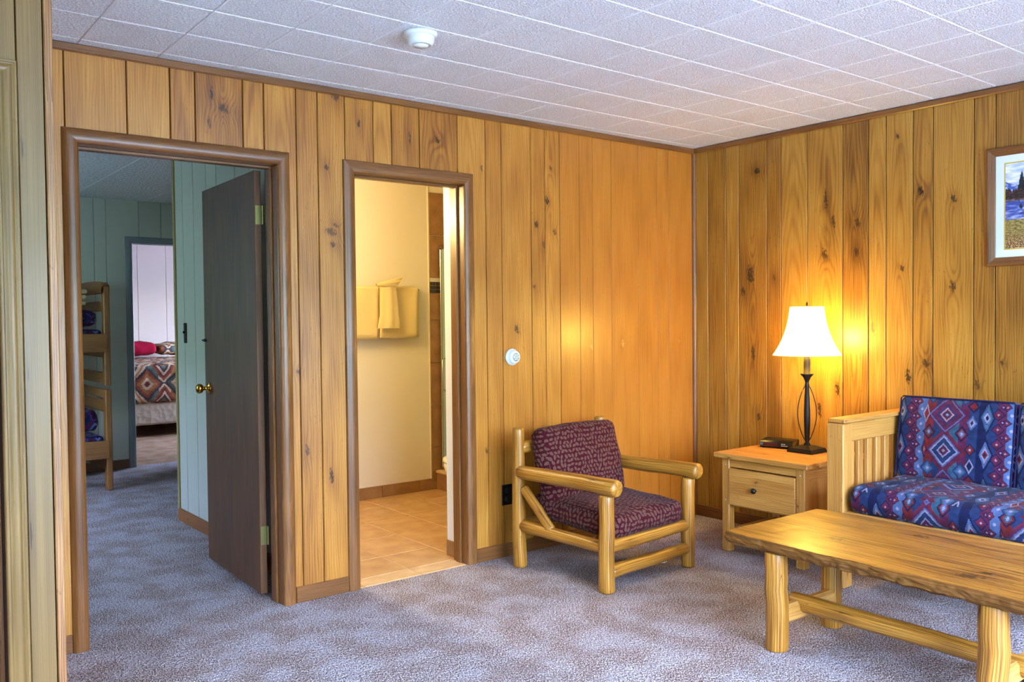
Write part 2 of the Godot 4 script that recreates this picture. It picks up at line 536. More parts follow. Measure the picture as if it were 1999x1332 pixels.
func make_materials() -> void:
	var jobs := {
		"back": wood_image.bind(1408, 896, 2.813, H, BACK_CUTS, BACK_KNOTS, [Color(0.45, 0.27, 0.10), Color(0.69, 0.48, 0.21), Color(0.83, 0.64, 0.35), Color(0.20, 0.12, 0.06)], 11, 560.0, 0.20, 0.20),
		"right": wood_image.bind(1280, 896, 2.2, H, RIGHT_CUTS, RIGHT_KNOTS, [Color(0.42, 0.25, 0.09), Color(0.67, 0.455, 0.18), Color(0.81, 0.605, 0.30), Color(0.18, 0.11, 0.06)], 23, 520.0, 0.22, 0.22),
		"veneer": wood_image.bind(512, 512, 1.187, H, VENEER_CUTS, VENEER_KNOTS, [Color(0.52, 0.31, 0.10), Color(0.66, 0.42, 0.14), Color(0.73, 0.50, 0.20), Color(0.78, 0.60, 0.30)], 31, 700.0, 0.10, 0.05, 0.10),
		"trim": wood_image.bind(256, 512, 0.25, 1.2, [0.0, 0.08, 0.16, 0.25], [], [Color(0.28, 0.16, 0.065), Color(0.45, 0.28, 0.125), Color(0.58, 0.39, 0.20), Color(0.2, 0.1, 0.05)], 41, 900.0, 0.15, 0.10, 0.26),
		"door": wood_image.bind(384, 512, 0.85, 2.03, [0.0, 0.2, 0.45, 0.85], [], [Color(0.16, 0.095, 0.04), Color(0.28, 0.175, 0.08), Color(0.40, 0.27, 0.13), Color(0.1, 0.06, 0.03)], 43, 800.0, 0.12, 0.08, 0.22),
		"pine": wood_image.bind(512, 512, 0.5, 1.0, [0.0, 0.11, 0.23, 0.36, 0.5], random_knots(9, 0.5, 1.0, 3), [Color(0.55, 0.34, 0.12), Color(0.74, 0.52, 0.24), Color(0.84, 0.66, 0.37), Color(0.32, 0.17, 0.08)], 47, 600.0, 0.20, 0.10, 0.12),
		"log": wood_image.bind(256, 768, 0.25, 0.75, [0.0, 0.25], random_knots(7, 0.25, 0.75, 5, 0.008), [Color(0.38, 0.22, 0.06), Color(0.66, 0.44, 0.14), Color(0.82, 0.62, 0.27), Color(0.24, 0.14, 0.07)], 53, 420.0, 0.26, 0.0, 0.36, 0.9, 0.26),
		"slab": wood_image.bind(768, 1024, 0.75, 1.4, [-0.37, -0.16, 0.10, 0.38], [[-0.2, 0.42, 0.03, 0.05], [-0.12, 0.40, 0.016, 0.03], [0.1, 0.25, 0.02, 0.05], [-0.1, 1.0, 0.03, 0.05], [0.2, 0.8, 0.02, 0.04], [0.02, 0.15, 0.012, 0.03], [-0.24, 0.12, 0.02, 0.03]], [Color(0.34, 0.19, 0.05), Color(0.64, 0.42, 0.12), Color(0.78, 0.57, 0.22), Color(0.20, 0.12, 0.05)], 59, 380.0, 0.26, 0.08, 0.34, 0.8, 0.26),
		"pale": wood_image.bind(256, 768, 0.3, H, [0.0, 0.075, 0.15, 0.3], [[0.035, 2.2, 0.012, 0.014], [0.04, 1.92, 0.008, 0.01], [0.03, 1.72, 0.012, 0.018], [0.03, 1.45, 0.006, 0.008], [0.04, 1.2, 0.008, 0.01], [0.03, 0.9, 0.009, 0.01], [0.02, 0.55, 0.006, 0.01], [0.05, 0.3, 0.01, 0.012]], [Color(0.38, 0.30, 0.17), Color(0.53, 0.44, 0.28), Color(0.64, 0.55, 0.38), Color(0.26, 0.20, 0.12)], 61, 420.0, 0.14, 0.04, 0.08),
		"oak": wood_image.bind(128, 512, 0.1, 1.0, [0.0, 0.1], [], [Color(0.36, 0.22, 0.11), Color(0.58, 0.40, 0.22), Color(0.70, 0.52, 0.32), Color(0.3, 0.2, 0.1)], 67, 900.0, 0.30, 0.0, 0.30),
	}
	var th := {}
	for k in jobs:
		th[k] = Thread.new()
		th[k].start(jobs[k])
	var maroon := leaf_image(512, Color(0.24, 0.055, 0.09), Color(0.42, 0.32, 0.26), 5)
	var W := Color(0.52, 0.50, 0.58)
	var B := Color(0.14, 0.19, 0.33)
	var L := Color(0.29, 0.35, 0.50)
	var P := Color(0.32, 0.13, 0.24)
	var R := Color(0.40, 0.13, 0.14)
	var D := Color(0.10, 0.11, 0.24)
	var T := Color(0.20, 0.31, 0.40)
	var ops := []
	for k in 5:
		ops.append([0.115, k * 0.2 + 0.1, 0.075, 0.085, [D, P, P, R, W]])
		ops.append([0.205, k * 0.2, 0.05, 0.055, [D, R, P, W]])
		ops.append([0.16, k * 0.2, 0.03, 0.035, [D, P, W]])
		ops.append([0.25, k * 0.2 + 0.1, 0.04, 0.05, [L, W]])
	ops.append_array([[0.0, 0.25, 0.085, 0.24, [D, L, W, W]], [0.0, 0.25, 0.03, 0.06, [R, D]], [0.0, 0.75, 0.085, 0.24, [D, T, L, B, D]], [0.0, 0.75, 0.04, 0.08, [W, D]],
		[0.55, 0.25, 0.25, 0.30, [R, P, P, L, W, B, B, B, W, P, P, W]], [0.55, 0.75, 0.23, 0.28, [P, L, P, P, P, B, P, W, R, B, W]],
		[0.36, 0.5, 0.09, 0.12, [B, T, L, W]], [0.74, 0.5, 0.09, 0.12, [B, T, L, W]], [0.36, 0.0, 0.08, 0.11, [D, R, T, W]], [0.74, 0.0, 0.08, 0.11, [D, R, L, W]],
		[0.84, 0.2, 0.06, 0.09, [D, R, R, W]], [0.84, 0.42, 0.05, 0.1, [W, D, D]], [0.84, 0.62, 0.07, 0.09, [D, R, R]], [0.84, 0.84, 0.06, 0.1, [L, W, D]], [0.31, 0.25, 0.04, 0.13, [D, R, R, W]], [0.31, 0.75, 0.04, 0.13, [W, R, R]]])
	var sofa_im := kilim_image(512, [B, P, L, R, B, P, T, P, B, D], ops, 4, 9)
	var c1 := Color(0.80, 0.68, 0.55)
	var c2 := Color(0.56, 0.30, 0.21)
	var c3 := Color(0.30, 0.26, 0.26)
	var c4 := Color(0.66, 0.44, 0.28)
	var c5 := Color(0.44, 0.22, 0.22)
	var c6 := Color(0.35, 0.40, 0.36)
	var bed_im := kilim_image(384, [c1, c4, c1, c6, c1, c4], [[0.25, 0.5, 0.25, 0.5, [c4, c1, c1, c3, c4, c1, c3, c2, c1]], [0.75, 0.5, 0.22, 0.45, [c2, c5, c1, c3, c6, c4, c5]], [0.5, 0.0, 0.25, 0.4, [c3, c2, c4, c1, c5]], [0.0, 0.0, 0.25, 0.4, [c3, c6, c1, c4, c2]]], 6, 13)
	for k in th:
		M[k + "_im"] = th[k].wait_to_finish()
	for k in ["back", "right", "veneer"]:
		var m := mat(Color.WHITE, 0.36, 0.5, tex(M[k + "_im"]))
		M[k] = m
	M.veneer.roughness = 0.30
	M.back.albedo_color = Color(0.93, 0.87, 0.70)
	M.right.albedo_color = Color(0.89, 0.91, 0.82)
	M.trim = mat(Color.WHITE, 0.34, 0.5, tex(M.trim_im), Vector3(4, 0.83, 1))
	M.door = mat(Color(1.2, 1.12, 0.8), 0.5, 0.5, tex(M.door_im), Vector3(1 / 0.85, 1 / 2.03, 1))
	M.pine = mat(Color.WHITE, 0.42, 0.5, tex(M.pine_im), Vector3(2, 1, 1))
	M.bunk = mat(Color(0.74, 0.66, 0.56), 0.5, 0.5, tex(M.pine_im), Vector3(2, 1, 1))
	M.log = mat(Color.WHITE, 0.36, 0.5, tex(M.log_im))
	M.slab = mat(Color.WHITE, 0.34, 0.5, tex(M.slab_im), Vector3(1 / 0.75, 1 / 1.4, 1))
	M.slab_edge = mat(Color(0.66, 0.62, 0.58), 0.6, 0.4, tex(M.log_im), Vector3(3, 0.8, 1))
	M.pale = mat(Color(0.86, 0.79, 0.64), 0.42, 0.5, tex(M.pale_im), Vector3(1 / 0.3, 1 / H, 1))
	M.oak = mat(Color.WHITE, 0.42, 0.5, tex(M.oak_im), Vector3(10, 1, 1))
	M.groove = mat(Color(0.14, 0.08, 0.04), 0.8, 0.3)
	M.wood_plain = mat(Color(0.62, 0.44, 0.22), 0.5, 0.4)
	var cn := noise(3, FastNoiseLite.TYPE_SIMPLEX_SMOOTH, 2)
	M.carpet = mat(Color.WHITE, 1.0, 0.1, tex(carpet_image(1280, [Color(0.22, 0.17, 0.15), Color(0.51, 0.43, 0.38), Color(0.65, 0.62, 0.62), Color(0.88, 0.85, 0.84)], 71)), Vector3(1 / 2.3, 1 / 2.3, 1))
	M.carpet.heightmap_enabled = true
	M.carpet.heightmap_texture = bump_noise(0.22, 4, 512, 2)
	M.carpet.heightmap_scale = 0.5
	M.carpet_tan = mat(Color(1.0, 0.86, 0.70), 1.0, 0.1, M.carpet.albedo_texture, Vector3(0.5, 0.5, 1))
	var painted_glints := bump_noise(0.045, 28, 512, 3)  # white glints and grey pits of the embossing, painted into the colour
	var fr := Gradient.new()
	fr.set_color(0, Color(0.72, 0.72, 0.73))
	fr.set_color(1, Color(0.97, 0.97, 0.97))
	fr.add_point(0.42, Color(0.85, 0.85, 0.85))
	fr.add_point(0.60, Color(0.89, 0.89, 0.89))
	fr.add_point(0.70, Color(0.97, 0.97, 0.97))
	painted_glints.color_ramp = fr
	M.tile = mat(Color.WHITE, 0.42, 0.5, painted_glints)
	M.tile.heightmap_enabled = true
	M.tile.heightmap_texture = bump_noise(0.035, 8, 512, 3)
	M.tile.heightmap_scale = 0.8
	M.tile.uv1_scale = Vector3(1.0, 1.8, 1)
	M.tile_edge = mat(Color(0.95, 0.95, 0.95), 0.5, 0.4)  # plain edge paint, whitened so the colour holds light caught by the bevels
	M.ceiling = mat(Color(0.8, 0.8, 0.8), 0.8, 0.3)
	M.paint = mat(Color(0.72, 0.72, 0.65), 0.45, 0.5)
	M.paint_pink = mat(Color(0.78, 0.69, 0.63), 0.6, 0.4)
	M.paint_grey = mat(Color(0.50, 0.52, 0.52), 0.5, 0.4)
	M.cream = mat(Color(0.86, 0.80, 0.68), 0.55, 0.4)
	M.white = mat(Color(0.88, 0.88, 0.86), 0.4, 0.5)
	M.corner_bead = mat(Color(0.62, 0.54, 0.34), 0.5, 0.4)
	var marb := bump_noise(0.012, 12, 256, 4)
	var ramp := Gradient.new()
	ramp.set_color(0, Color(0.66, 0.49, 0.30))
	ramp.set_color(1, Color(0.78, 0.61, 0.40))
	marb.color_ramp = ramp
	M.floor_tile = mat(Color.WHITE, 0.4, 0.5, marb, Vector3(1.4, 1.4, 1))
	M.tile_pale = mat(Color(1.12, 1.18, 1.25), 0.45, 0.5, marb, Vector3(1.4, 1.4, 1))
	M.wall_tile = mat(Color(0.78, 0.74, 0.70), 0.4, 0.5, marb, Vector3(2, 2, 1))
	M.grout = mat(Color(0.74, 0.64, 0.50), 0.9, 0.2)
	M.mosaic = mat(Color(0.18, 0.11, 0.07), 0.2, 0.6)
	M.chrome = mat(Color(0.75, 0.75, 0.76), 0.15, 0.5)
	M.chrome.metallic = 1.0
	M.brass = mat(Color(0.86, 0.66, 0.26), 0.2, 0.5)
	M.brass.metallic = 1.0
	M.old_brass = mat(Color(0.55, 0.52, 0.32), 0.38, 0.5)
	M.old_brass.metallic = 0.9
	M.frosted = mat(Color(0.62, 0.72, 0.66, 0.55), 0.35, 0.5)
	M.frosted.transparency = BaseMaterial3D.TRANSPARENCY_ALPHA
	M.towel = mat(Color(0.90, 0.79, 0.54), 1.0, 0.1)
	M.towel.rim_enabled = true
	M.towel.rim = 0.3
	M.towel.heightmap_enabled = true
	M.towel.heightmap_texture = bump_noise(0.2, 15, 256, 2)
	M.towel.heightmap_scale = 0.25
	M.towel.uv1_scale = Vector3(5, 5, 1)
	M.porcelain = mat(Color(0.88, 0.85, 0.78), 0.15, 0.5)
	M.iron = mat(Color(0.075, 0.065, 0.06), 0.5, 0.4)
	M.black = mat(Color(0.02, 0.02, 0.022), 0.35, 0.5)
	M.black_glossy = mat(Color(0.03, 0.01, 0.012), 0.12, 0.5)
	M.red_led = mat(Color(0.22, 0.02, 0.03), 0.3, 0.5)
	M.white_ink = mat(Color(0.8, 0.8, 0.8), 0.5, 0.3)
	M.plastic = mat(Color(0.86, 0.87, 0.86), 0.35, 0.5)
	M.plastic_grey = mat(Color(0.62, 0.64, 0.60), 0.25, 0.6)
	M.steel_screw = mat(Color(0.7, 0.68, 0.62), 0.3, 0.5)
	M.steel_screw.metallic = 0.8
	M.maroon = mat(Color.WHITE, 0.9, 0.2, tex(maroon), Vector3(1 / 0.27, 1 / 0.27, 1))
	M.maroon.rim_enabled = true
	M.maroon.rim = 0.06
	M.kilim = mat(Color.WHITE, 0.9, 0.2, tex(sofa_im), Vector3(1 / 0.42, 1 / 0.36, 1))
	M.kilim.uv1_offset = Vector3(0.62, 0.1, 0)
	M.kilim.rim_enabled = true
	M.kilim.rim = 0.06
	M.piping = mat(Color(0.12, 0.12, 0.26), 0.9, 0.2)
	M.bedspread = mat(Color.WHITE, 0.9, 0.2, tex(bed_im), Vector3(1 / 0.75, 1 / 0.5, 1))
	M.quilt = mat(Color(0.86, 0.9, 1.0), 0.9, 0.2, tex(sofa_im), Vector3(1 / 0.5, 1 / 0.4, 1))
	M.red_cloth = mat(Color(0.50, 0.05, 0.14), 0.9, 0.2)
	M.wool = mat(Color(0.72, 0.68, 0.54), 1.0, 0.1)
	M.ticking = mat(Color(0.72, 0.65, 0.56), 0.9, 0.2)
	M.ticking.heightmap_enabled = true
	M.ticking.heightmap_texture = bump_noise(0.03, 19, 256, 1, FastNoiseLite.TYPE_CELLULAR)
	M.ticking.heightmap_scale = 0.8
	M.ticking.uv1_scale = Vector3(2, 2, 1)
	M.shade = mat(Color(0.93, 0.88, 0.76), 0.8, 0.2)
	M.shade.backlight_enabled = true
	M.shade.backlight = Color(0.9, 0.8, 0.6)
	M.shade.emission_enabled = true
	M.shade.emission = Color(1.0, 0.93, 0.74)
	M.shade.emission_energy_multiplier = 2.2
	M.bulb = mat(Color.WHITE, 0.4, 0.2)
	M.bulb.emission_enabled = true
	M.bulb.emission = Color(1.0, 0.86, 0.58)
	M.bulb.emission_energy_multiplier = 4.0
	M.mat_board = mat(Color(0.86, 0.88, 0.84), 0.8, 0.2)
	M.gold = mat(Color(0.75, 0.62, 0.24), 0.5, 0.5)
	M.print = mat(Color.WHITE, 0.35, 0.5, tex(landscape_image(320, 260)))
	M.gravel = mat(Color(0.80, 0.79, 0.77), 1.0, 0.1)
	M.grass = mat(Color(0.54, 0.60, 0.48), 1.0, 0.1)  # soft green for the unseen added bank, tints the incoming daylight
	M.siding = mat(Color(0.35, 0.25, 0.17), 0.9, 0.2)

# ------------------------------------------------------------------ building blocks of the setting
# boards of a panelled wall as parts of `parent`; O + A * a + up * y is on the surface, N points into the room
func panel_boards(parent: Node, O: Vector3, A: Vector3, N: Vector3, cuts: Array, m: Material, uv0: float, uvw: float, holes := [], gap := 0.0035, ch := 0.0025, y0 := 0.0, y1 := H, called := "plank", thick := 0.008) -> void:
	for k in cuts.size() - 1:
		var a0: float = cuts[k] + gap * 0.5
		var a1: float = cuts[k + 1] - gap * 0.5
		var pieces := [[a0, a1, y0, y1]]
		for h in holes:   # [a0, a1, top]
			var next := []
			for p in pieces:
				if p[1] <= h[0] or p[0] >= h[1] or p[2] >= h[2]:
					next.append(p)
					continue
				if p[0] < h[0]:
					next.append([p[0], h[0], p[2], p[3]])
				if p[1] > h[1]:
					next.append([h[1], p[1], p[2], p[3]])
				if h[2] < p[3]:
					next.append([maxf(p[0], h[0]), minf(p[1], h[1]), h[2], p[3]])
			pieces = next
		var st := new_st(false)
		var any := false
		for p in pieces:
			if p[1] - p[0] < 0.003:
				continue
			any = true
			var cl := ch if absf(p[0] - a0) < 1e-4 else 0.0
			var cr := ch if absf(p[1] - a1) < 1e-4 else 0.0
			# profile across: back left, front left, front right, back right
			var prof := [[p[0], -thick], [p[0], -cl * 1.6], [p[0] + cl, 0.0], [p[1] - cr, 0.0], [p[1], -cr * 1.6], [p[1], -thick]]
			for q in 5:
				var e: Array = prof[q]
				var f: Array = prof[q + 1]
				if absf(e[0] - f[0]) < 1e-6 and absf(e[1] - f[1]) < 1e-6:
					continue
				var pts := []
				var uvs := []
				for c in [[e, p[2]], [f, p[2]], [f, p[3]], [e, p[3]]]:
					pts.append(O + A * c[0][0] + N * c[0][1] + Vector3.UP * c[1])
					uvs.append(Vector2((c[0][0] - uv0) / uvw, 1.0 - c[1] / H))
				poly(st, pts, uvs, N if q == 2 else (N - A * 3.0 if q < 2 else N + A * 3.0))
			for yy in [p[2], p[3]]:
				var pts := []
				var uvs := []
				for e in [prof[0], prof[1], prof[4], prof[5]]:
					pts.append(O + A * e[0] + N * e[1] + Vector3.UP * yy)
					uvs.append(Vector2((e[0] - uv0) / uvw, 1.0 - yy / H))
				poly(st, pts, uvs, Vector3.UP if yy == p[3] else Vector3.DOWN)
		if any:
			part(called, st, m, parent)

func plain_box(st: SurfaceTool, x0: float, x1: float, y0: float, y1: float, z0: float, z1: float) -> void:
	bbox(st, Vector3((x0 + x1) * 0.5, (y0 + y1) * 0.5, (z0 + z1) * 0.5), Vector3(x1 - x0, y1 - y0, z1 - z0), 0.0, 1)

# a wall box along x (or z) with openings [a0, a1, y0, y1]
func wall_body(along_x: bool, a0: float, a1: float, t0: float, t1: float, holes: Array, y0 := 0.0, y1 := H) -> SurfaceTool:
	var st := new_st(false)
	var edges := [a0, a1]
	for h in holes:
		edges.append(h[0])
		edges.append(h[1])
	edges.sort()
	for k in edges.size() - 1:
		var b0: float = edges[k]
		var b1: float = edges[k + 1]
		if b1 - b0 < 1e-5:
			continue
		var spans := [[y0, y1]]
		for h in holes:
			if b0 >= h[0] - 1e-5 and b1 <= h[1] + 1e-5:
				spans = []
				if h[2] > y0:
					spans.append([y0, h[2]])
				if h[3] < y1:
					spans.append([h[3], y1])
		for s in spans:
			if along_x:
				plain_box(st, b0, b1, s[0], s[1], t0, t1)
			else:
				plain_box(st, t0, t1, s[0], s[1], b0, b1)
	return st

# mitred casing round a doorway in a wall along x; side = +1 faces +z
func casing(parent: Node, xl: float, xr: float, top: float, z: float, side: float, m: Material, prof: Array) -> void:
	for leg in 3:
		var st := new_st(true)
		var P := []
		var U := []
		for e in prof:
			var a: float = e[0]
			var zz: float = z + side * e[1]
			var row := PackedVector3Array()
			var ur := PackedVector2Array()
			if leg < 2:
				var x: float = xl - a if leg == 0 else xr + a
				for k in 9:
					var y: float = (top + a) * k / 8.0
					row.append(Vector3(x, y, zz))
					ur.append(Vector2(a + leg * 0.09, y))
			else:
				for k in 9:
					var x: float = lerpf(xl - a, xr + a, k / 8.0)
					row.append(Vector3(x, top + a, zz))
					ur.append(Vector2(a + 0.17, x))
			P.append(row)
			U.append(ur)
		grid(st, P, U, (leg == 0) == (side > 0))
		part("casing_leg" if leg < 2 else "casing_head", st, m, parent)

func jambs(parent: Node, xl: float, xr: float, top: float, z0: float, z1: float, m: Material, stop_z0: float, stop_z1: float) -> void:
	var t := 0.019
	for k in 2:
		var x := xl - t if k == 0 else xr
		var st := new_st(false)
		bbox(st, Vector3(x + t * 0.5, top * 0.5, (z0 + z1) * 0.5), Vector3(t, top, z1 - z0), 0.002, 1, Vector2(0.03 * k, 0))
		part("jamb", st, m, parent)
		st = new_st(false)
		var sx := xl + 0.006 if k == 0 else xr - 0.006
		bbox(st, Vector3(sx, (top - 0.012) * 0.5, (stop_z0 + stop_z1) * 0.5), Vector3(0.012, top - 0.012, absf(stop_z1 - stop_z0)), 0.002, 1, Vector2(0.05, 0))
		part("stop", st, m, parent)
	var st2 := new_st(false)
	bbox(st2, Vector3((xl + xr) * 0.5, top + t * 0.5, (z0 + z1) * 0.5), Vector3(xr - xl + 2 * t, t, z1 - z0), 0.002, 0)
	part("head_jamb", st2, m, parent)
	st2 = new_st(false)
	bbox(st2, Vector3((xl + xr) * 0.5, top - 0.006, (stop_z0 + stop_z1) * 0.5), Vector3(xr - xl, 0.012, absf(stop_z1 - stop_z0)), 0.002, 0)
	part("head_stop", st2, m, parent)

func baseboard(called: String, pieces: Array, m: Material, hgt := 0.075, t := 0.012) -> void:
	var root := setting(called)
	for p in pieces:   # [along_x, a0, a1, face, side]
		var st := new_st(false)
		var mid: float = (p[1] + p[2]) * 0.5
		var ln: float = p[2] - p[1]
		if p[0]:
			bbox(st, Vector3(mid, hgt * 0.5, p[3] + p[4] * t * 0.5), Vector3(ln, hgt, t), 0.003, 0)
		else:
			bbox(st, Vector3(p[3] + p[4] * t * 0.5, hgt * 0.5, mid), Vector3(t, hgt, ln), 0.003, 2)
		part("board", st, m, root)

func window_frame(called: String, along_x: bool, a0: float, a1: float, y0: float, y1: float, t: float) -> void:
	var root := setting(called)
	var bars := [[a0, a0 + 0.05, y0, y1], [a1 - 0.05, a1, y0, y1], [a0 + 0.05, a1 - 0.05, y0, y0 + 0.05], [a0 + 0.05, a1 - 0.05, y1 - 0.05, y1]]
	var cnt := maxi(1, int((a1 - a0) / 1.1))
	for k in range(1, cnt):
		var a := lerpf(a0, a1, float(k) / cnt)
		bars.append([a - 0.025, a + 0.025, y0 + 0.05, y1 - 0.05])
	for b in bars:
		var st := new_st(false)
		var c := Vector3((b[0] + b[1]) * 0.5, (b[2] + b[3]) * 0.5, t)
		var s := Vector3(b[1] - b[0], b[3] - b[2], 0.06)
		if not along_x:
			c = Vector3(t, c.y, c.x)
			s = Vector3(s.z, s.y, s.x)
		bbox(st, c, s, 0.004)
		part("frame_bar", st, M.white, root)

# ------------------------------------------------------------------ scene
func _ready() -> void:
	rng.seed = 7
	# camera
	var cam := Camera3D.new()
	cam.name = "camera"
	cam.fov = 42.819
	cam.near = 0.05
	cam.position = Vector3(-4.5491, 1.3256, 3.8275)
	cam.basis = Basis(Vector3.UP, deg_to_rad(-38.0745)) * Basis(Vector3.RIGHT, deg_to_rad(-1.46745)) * Basis(Vector3.BACK, deg_to_rad(-0.59089))
	add_child(cam)
	cam.current = true
	# sky and exposure
	var env := Environment.new()
	env.background_mode = Environment.BG_SKY
	var sm := ProceduralSkyMaterial.new()
	sm.sky_top_color = Color(0.60, 0.69, 0.89)
	sm.sky_horizon_color = Color(0.79, 0.86, 0.95)
	sm.ground_bottom_color = Color(0.36, 0.38, 0.40)
	sm.ground_horizon_color = Color(0.55, 0.60, 0.66)
	sm.sky_energy_multiplier = 7.0
	sm.ground_energy_multiplier = 4.0
	var sky := Sky.new()
	sky.sky_material = sm
	env.sky = sky
	env.tonemap_mode = Environment.TONE_MAPPER_LINEAR
	env.tonemap_exposure = 1.0
	env.sdfgi_enabled = true
	env.ssao_enabled = true
	env.ssil_enabled = true
	var we := WorldEnvironment.new()
	we.name = "world"
	we.environment = env
	add_child(we)
	make_materials()
	build_shell()
	build_bath()
	build_back_rooms()
	build_partition()
	build_armchair()
	build_nightstand()
	build_lamp()
	build_sofa()
	build_coffee_table()
	build_picture()
	build_small_things()

const D1L := -3.75
const D1R := -2.917
const D2L := -2.522
const D2R := -1.872
const DTOP := 2.045
const PROF := [[0.0, 0.0], [0.0, 0.009], [0.003, 0.014], [0.010, 0.019], [0.020, 0.0225], [0.032, 0.023], [0.044, 0.0205], [0.053, 0.016], [0.059, 0.010], [0.061, 0.005], [0.061, 0.0]]
const PROF2 := [[0.0, 0.0], [0.0, 0.010], [0.004, 0.014], [0.022, 0.0175], [0.036, 0.017], [0.046, 0.014], [0.054, 0.0145], [0.058, 0.012], [0.060, 0.006], [0.060, 0.0]]

func build_shell() -> void:
	# floors
	var st := new_st(false)
	var fl := [[-6.3, 0.0, 0.0, 5.2], [-5.2, -2.63, -2.12, 0.0], [-5.2, -0.5, -4.65, -2.12]]
	for f in fl:
		var pts := [Vector3(f[0], 0, f[2]), Vector3(f[1], 0, f[2]), Vector3(f[1], 0, f[3]), Vector3(f[0], 0, f[3])]
		var uvs := []
		for p in pts:
			uvs.append(Vector2(p.x, p.z))
		poly(st, pts, uvs, Vector3.UP)
		plain_box(st, f[0], f[1], -0.1, -0.004, f[2], f[3])
	struct("floor", st, M.carpet, "grey brown speckled carpet of the sitting room and the bunk room")
	st = new_st(false)
	plain_box(st, -6.4, 0.9, -0.3, -0.1, -9.0, 5.3)
	struct("floor_slab", st, M.ceiling)
	# outdoors seen only by the light: gravel and a grassy bank added to tint it green
	st = new_st(false)
	plain_box(st, -60, 60, -0.6, -0.32, -60, 60)
	struct("ground", st, M.gravel)
	st = new_st(false)
	for b in [[Vector3(-30, -0.32, 12), Vector3(30, -0.32, 12), Vector3(30, 3.6, 20), Vector3(-30, 3.6, 20)], [Vector3(-7.6, -0.32, -20), Vector3(-7.6, -0.32, 8), Vector3(-12, 4.2, 8), Vector3(-12, 4.2, -20)]]:
		poly(st, b, [Vector2(0, 0), Vector2(1, 0), Vector2(1, 1), Vector2(0, 1)], Vector3.UP)
	struct("added_bank", st, M.grass)
	# ceiling: roof slab and its square tiles
	st = new_st(false)
	plain_box(st, -6.4, 0.9, H + 0.012, H + 0.3, -9.0, 5.3)
	plain_box(st, -6.3, 0.0, H, H + 0.012, 3.76, 5.2)
	plain_box(st, -6.3, -5.3, H, H + 0.012, 0.0, 3.76)
	plain_box(st, -2.63, 0.0, H, H + 0.012, -1.88, -0.13)
	plain_box(st, -4.2, 0.9, H, H + 0.012, -8.8, -4.7)
	var ce := struct("ceiling", st, M.ceiling, "white textured tile ceiling")
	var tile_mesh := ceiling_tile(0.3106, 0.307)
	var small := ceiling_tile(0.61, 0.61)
	for ix in 18:
		for iz in 13:
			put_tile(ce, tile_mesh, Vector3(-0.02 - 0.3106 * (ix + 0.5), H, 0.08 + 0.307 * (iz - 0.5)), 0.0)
	for ix in 8:
		for iz in 8:
			var c := Vector3(-5.0 + 0.61 * ix, H, -4.35 + 0.61 * iz)
			if c.z < -0.2 and not (c.x > -2.75 and c.z > -2.2):
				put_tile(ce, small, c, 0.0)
	# back wall with two doorways
	var holes := [[D1L - 0.019, D1R + 0.019, 0.0, DTOP + 0.019], [D2L - 0.019, D2R + 0.019, 0.0, DTOP + 0.019]]
	var wb := struct("wall_back", wall_body(true, -4.0, 0.12, -0.13, -0.008, holes), M.groove, "wall of vertical honey coloured wood panelling with two doorways")
	var ph := [[D1L - 0.03, D1R + 0.03, DTOP + 0.03], [D2L - 0.03, D2R + 0.03, DTOP + 0.03]]
	panel_boards(wb, Vector3.ZERO, Vector3.RIGHT, Vector3.BACK, BACK_CUTS, M.back, -4.0, 2.813, ph)
	panel_boards(wb, Vector3.ZERO, Vector3.RIGHT, Vector3.BACK, VENEER_CUTS, M.veneer, -1.187, 1.187, [], 0.0022, 0.0015)
	st = wall_body(true, -5.2, -2.63, -0.14, -0.13, [holes[0]])
	struct("wall_bunkroom_front", st, M.paint)
	# right wall
	var wr := struct("wall_right", wall_body(false, -0.008, 5.3, 0.008, 0.12, []), M.groove, "wall of vertical honey coloured wood panelling behind the sofa")
	var rc := RIGHT_CUTS.duplicate()
	for k in range(1, RIGHT_CUTS.size()):
		rc.append(RIGHT_CUTS[k] + 2.2)
	rc.append(5.2)
	panel_boards(wr, Vector3.ZERO, Vector3.BACK, Vector3.LEFT, rc, M.right, 0.0, 2.2)
	# front and left walls behind the camera, with the windows that light the room
	struct("wall_front", wall_body(true, -6.4, 0.12, 5.2, 5.34, [[-4.3, -0.7, 0.35, 2.1]]), M.wood_plain)
	window_frame("window_1", true, -4.3, -0.7, 0.35, 2.1, 5.25)
	struct("wall_left", wall_body(false, 0.73, 5.2, -6.42, -6.3, [[2.2, 4.4, 0.8, 2.1]]), M.wood_plain)
	window_frame("window_2", false, 2.2, 4.4, 0.8, 2.1, -6.36)
	# trims
	var t1 := setting("trim_1", "rounded brown door casing of the wider doorway")
	casing(t1, D1L, D1R, DTOP, 0.0, 1.0, M.trim, PROF)
	jambs(t1, D1L, D1R, DTOP, -0.14, 0.0, M.trim, -0.055, -0.095)
	var t2 := setting("trim_2", "brown door casing of the bathroom doorway")
	casing(t2, D2L, D2R, DTOP, 0.0, 1.0, M.trim, PROF2)
	jambs(t2, D2L, D2R, DTOP, -0.13, 0.0, M.trim, -0.05, -0.09)
	# crown strips
	var t3 := setting("trim_3", "narrow wooden strip where panelling meets the ceiling")
	st = new_st(false)
	bbox(st, Vector3(-2.0, H - 0.017, 0.008), Vector3(4.0, 0.034, 0.016), 0.005, 0)
	part("crown_strip", st, M.trim, t3)
	st = new_st(false)
	bbox(st, Vector3(-0.008, H - 0.017, 2.6), Vector3(0.016, 0.034, 5.18), 0.005, 2)
	part("crown_strip", st, M.trim, t3)
	st = new_st(true)
	var P := []
	var U := []
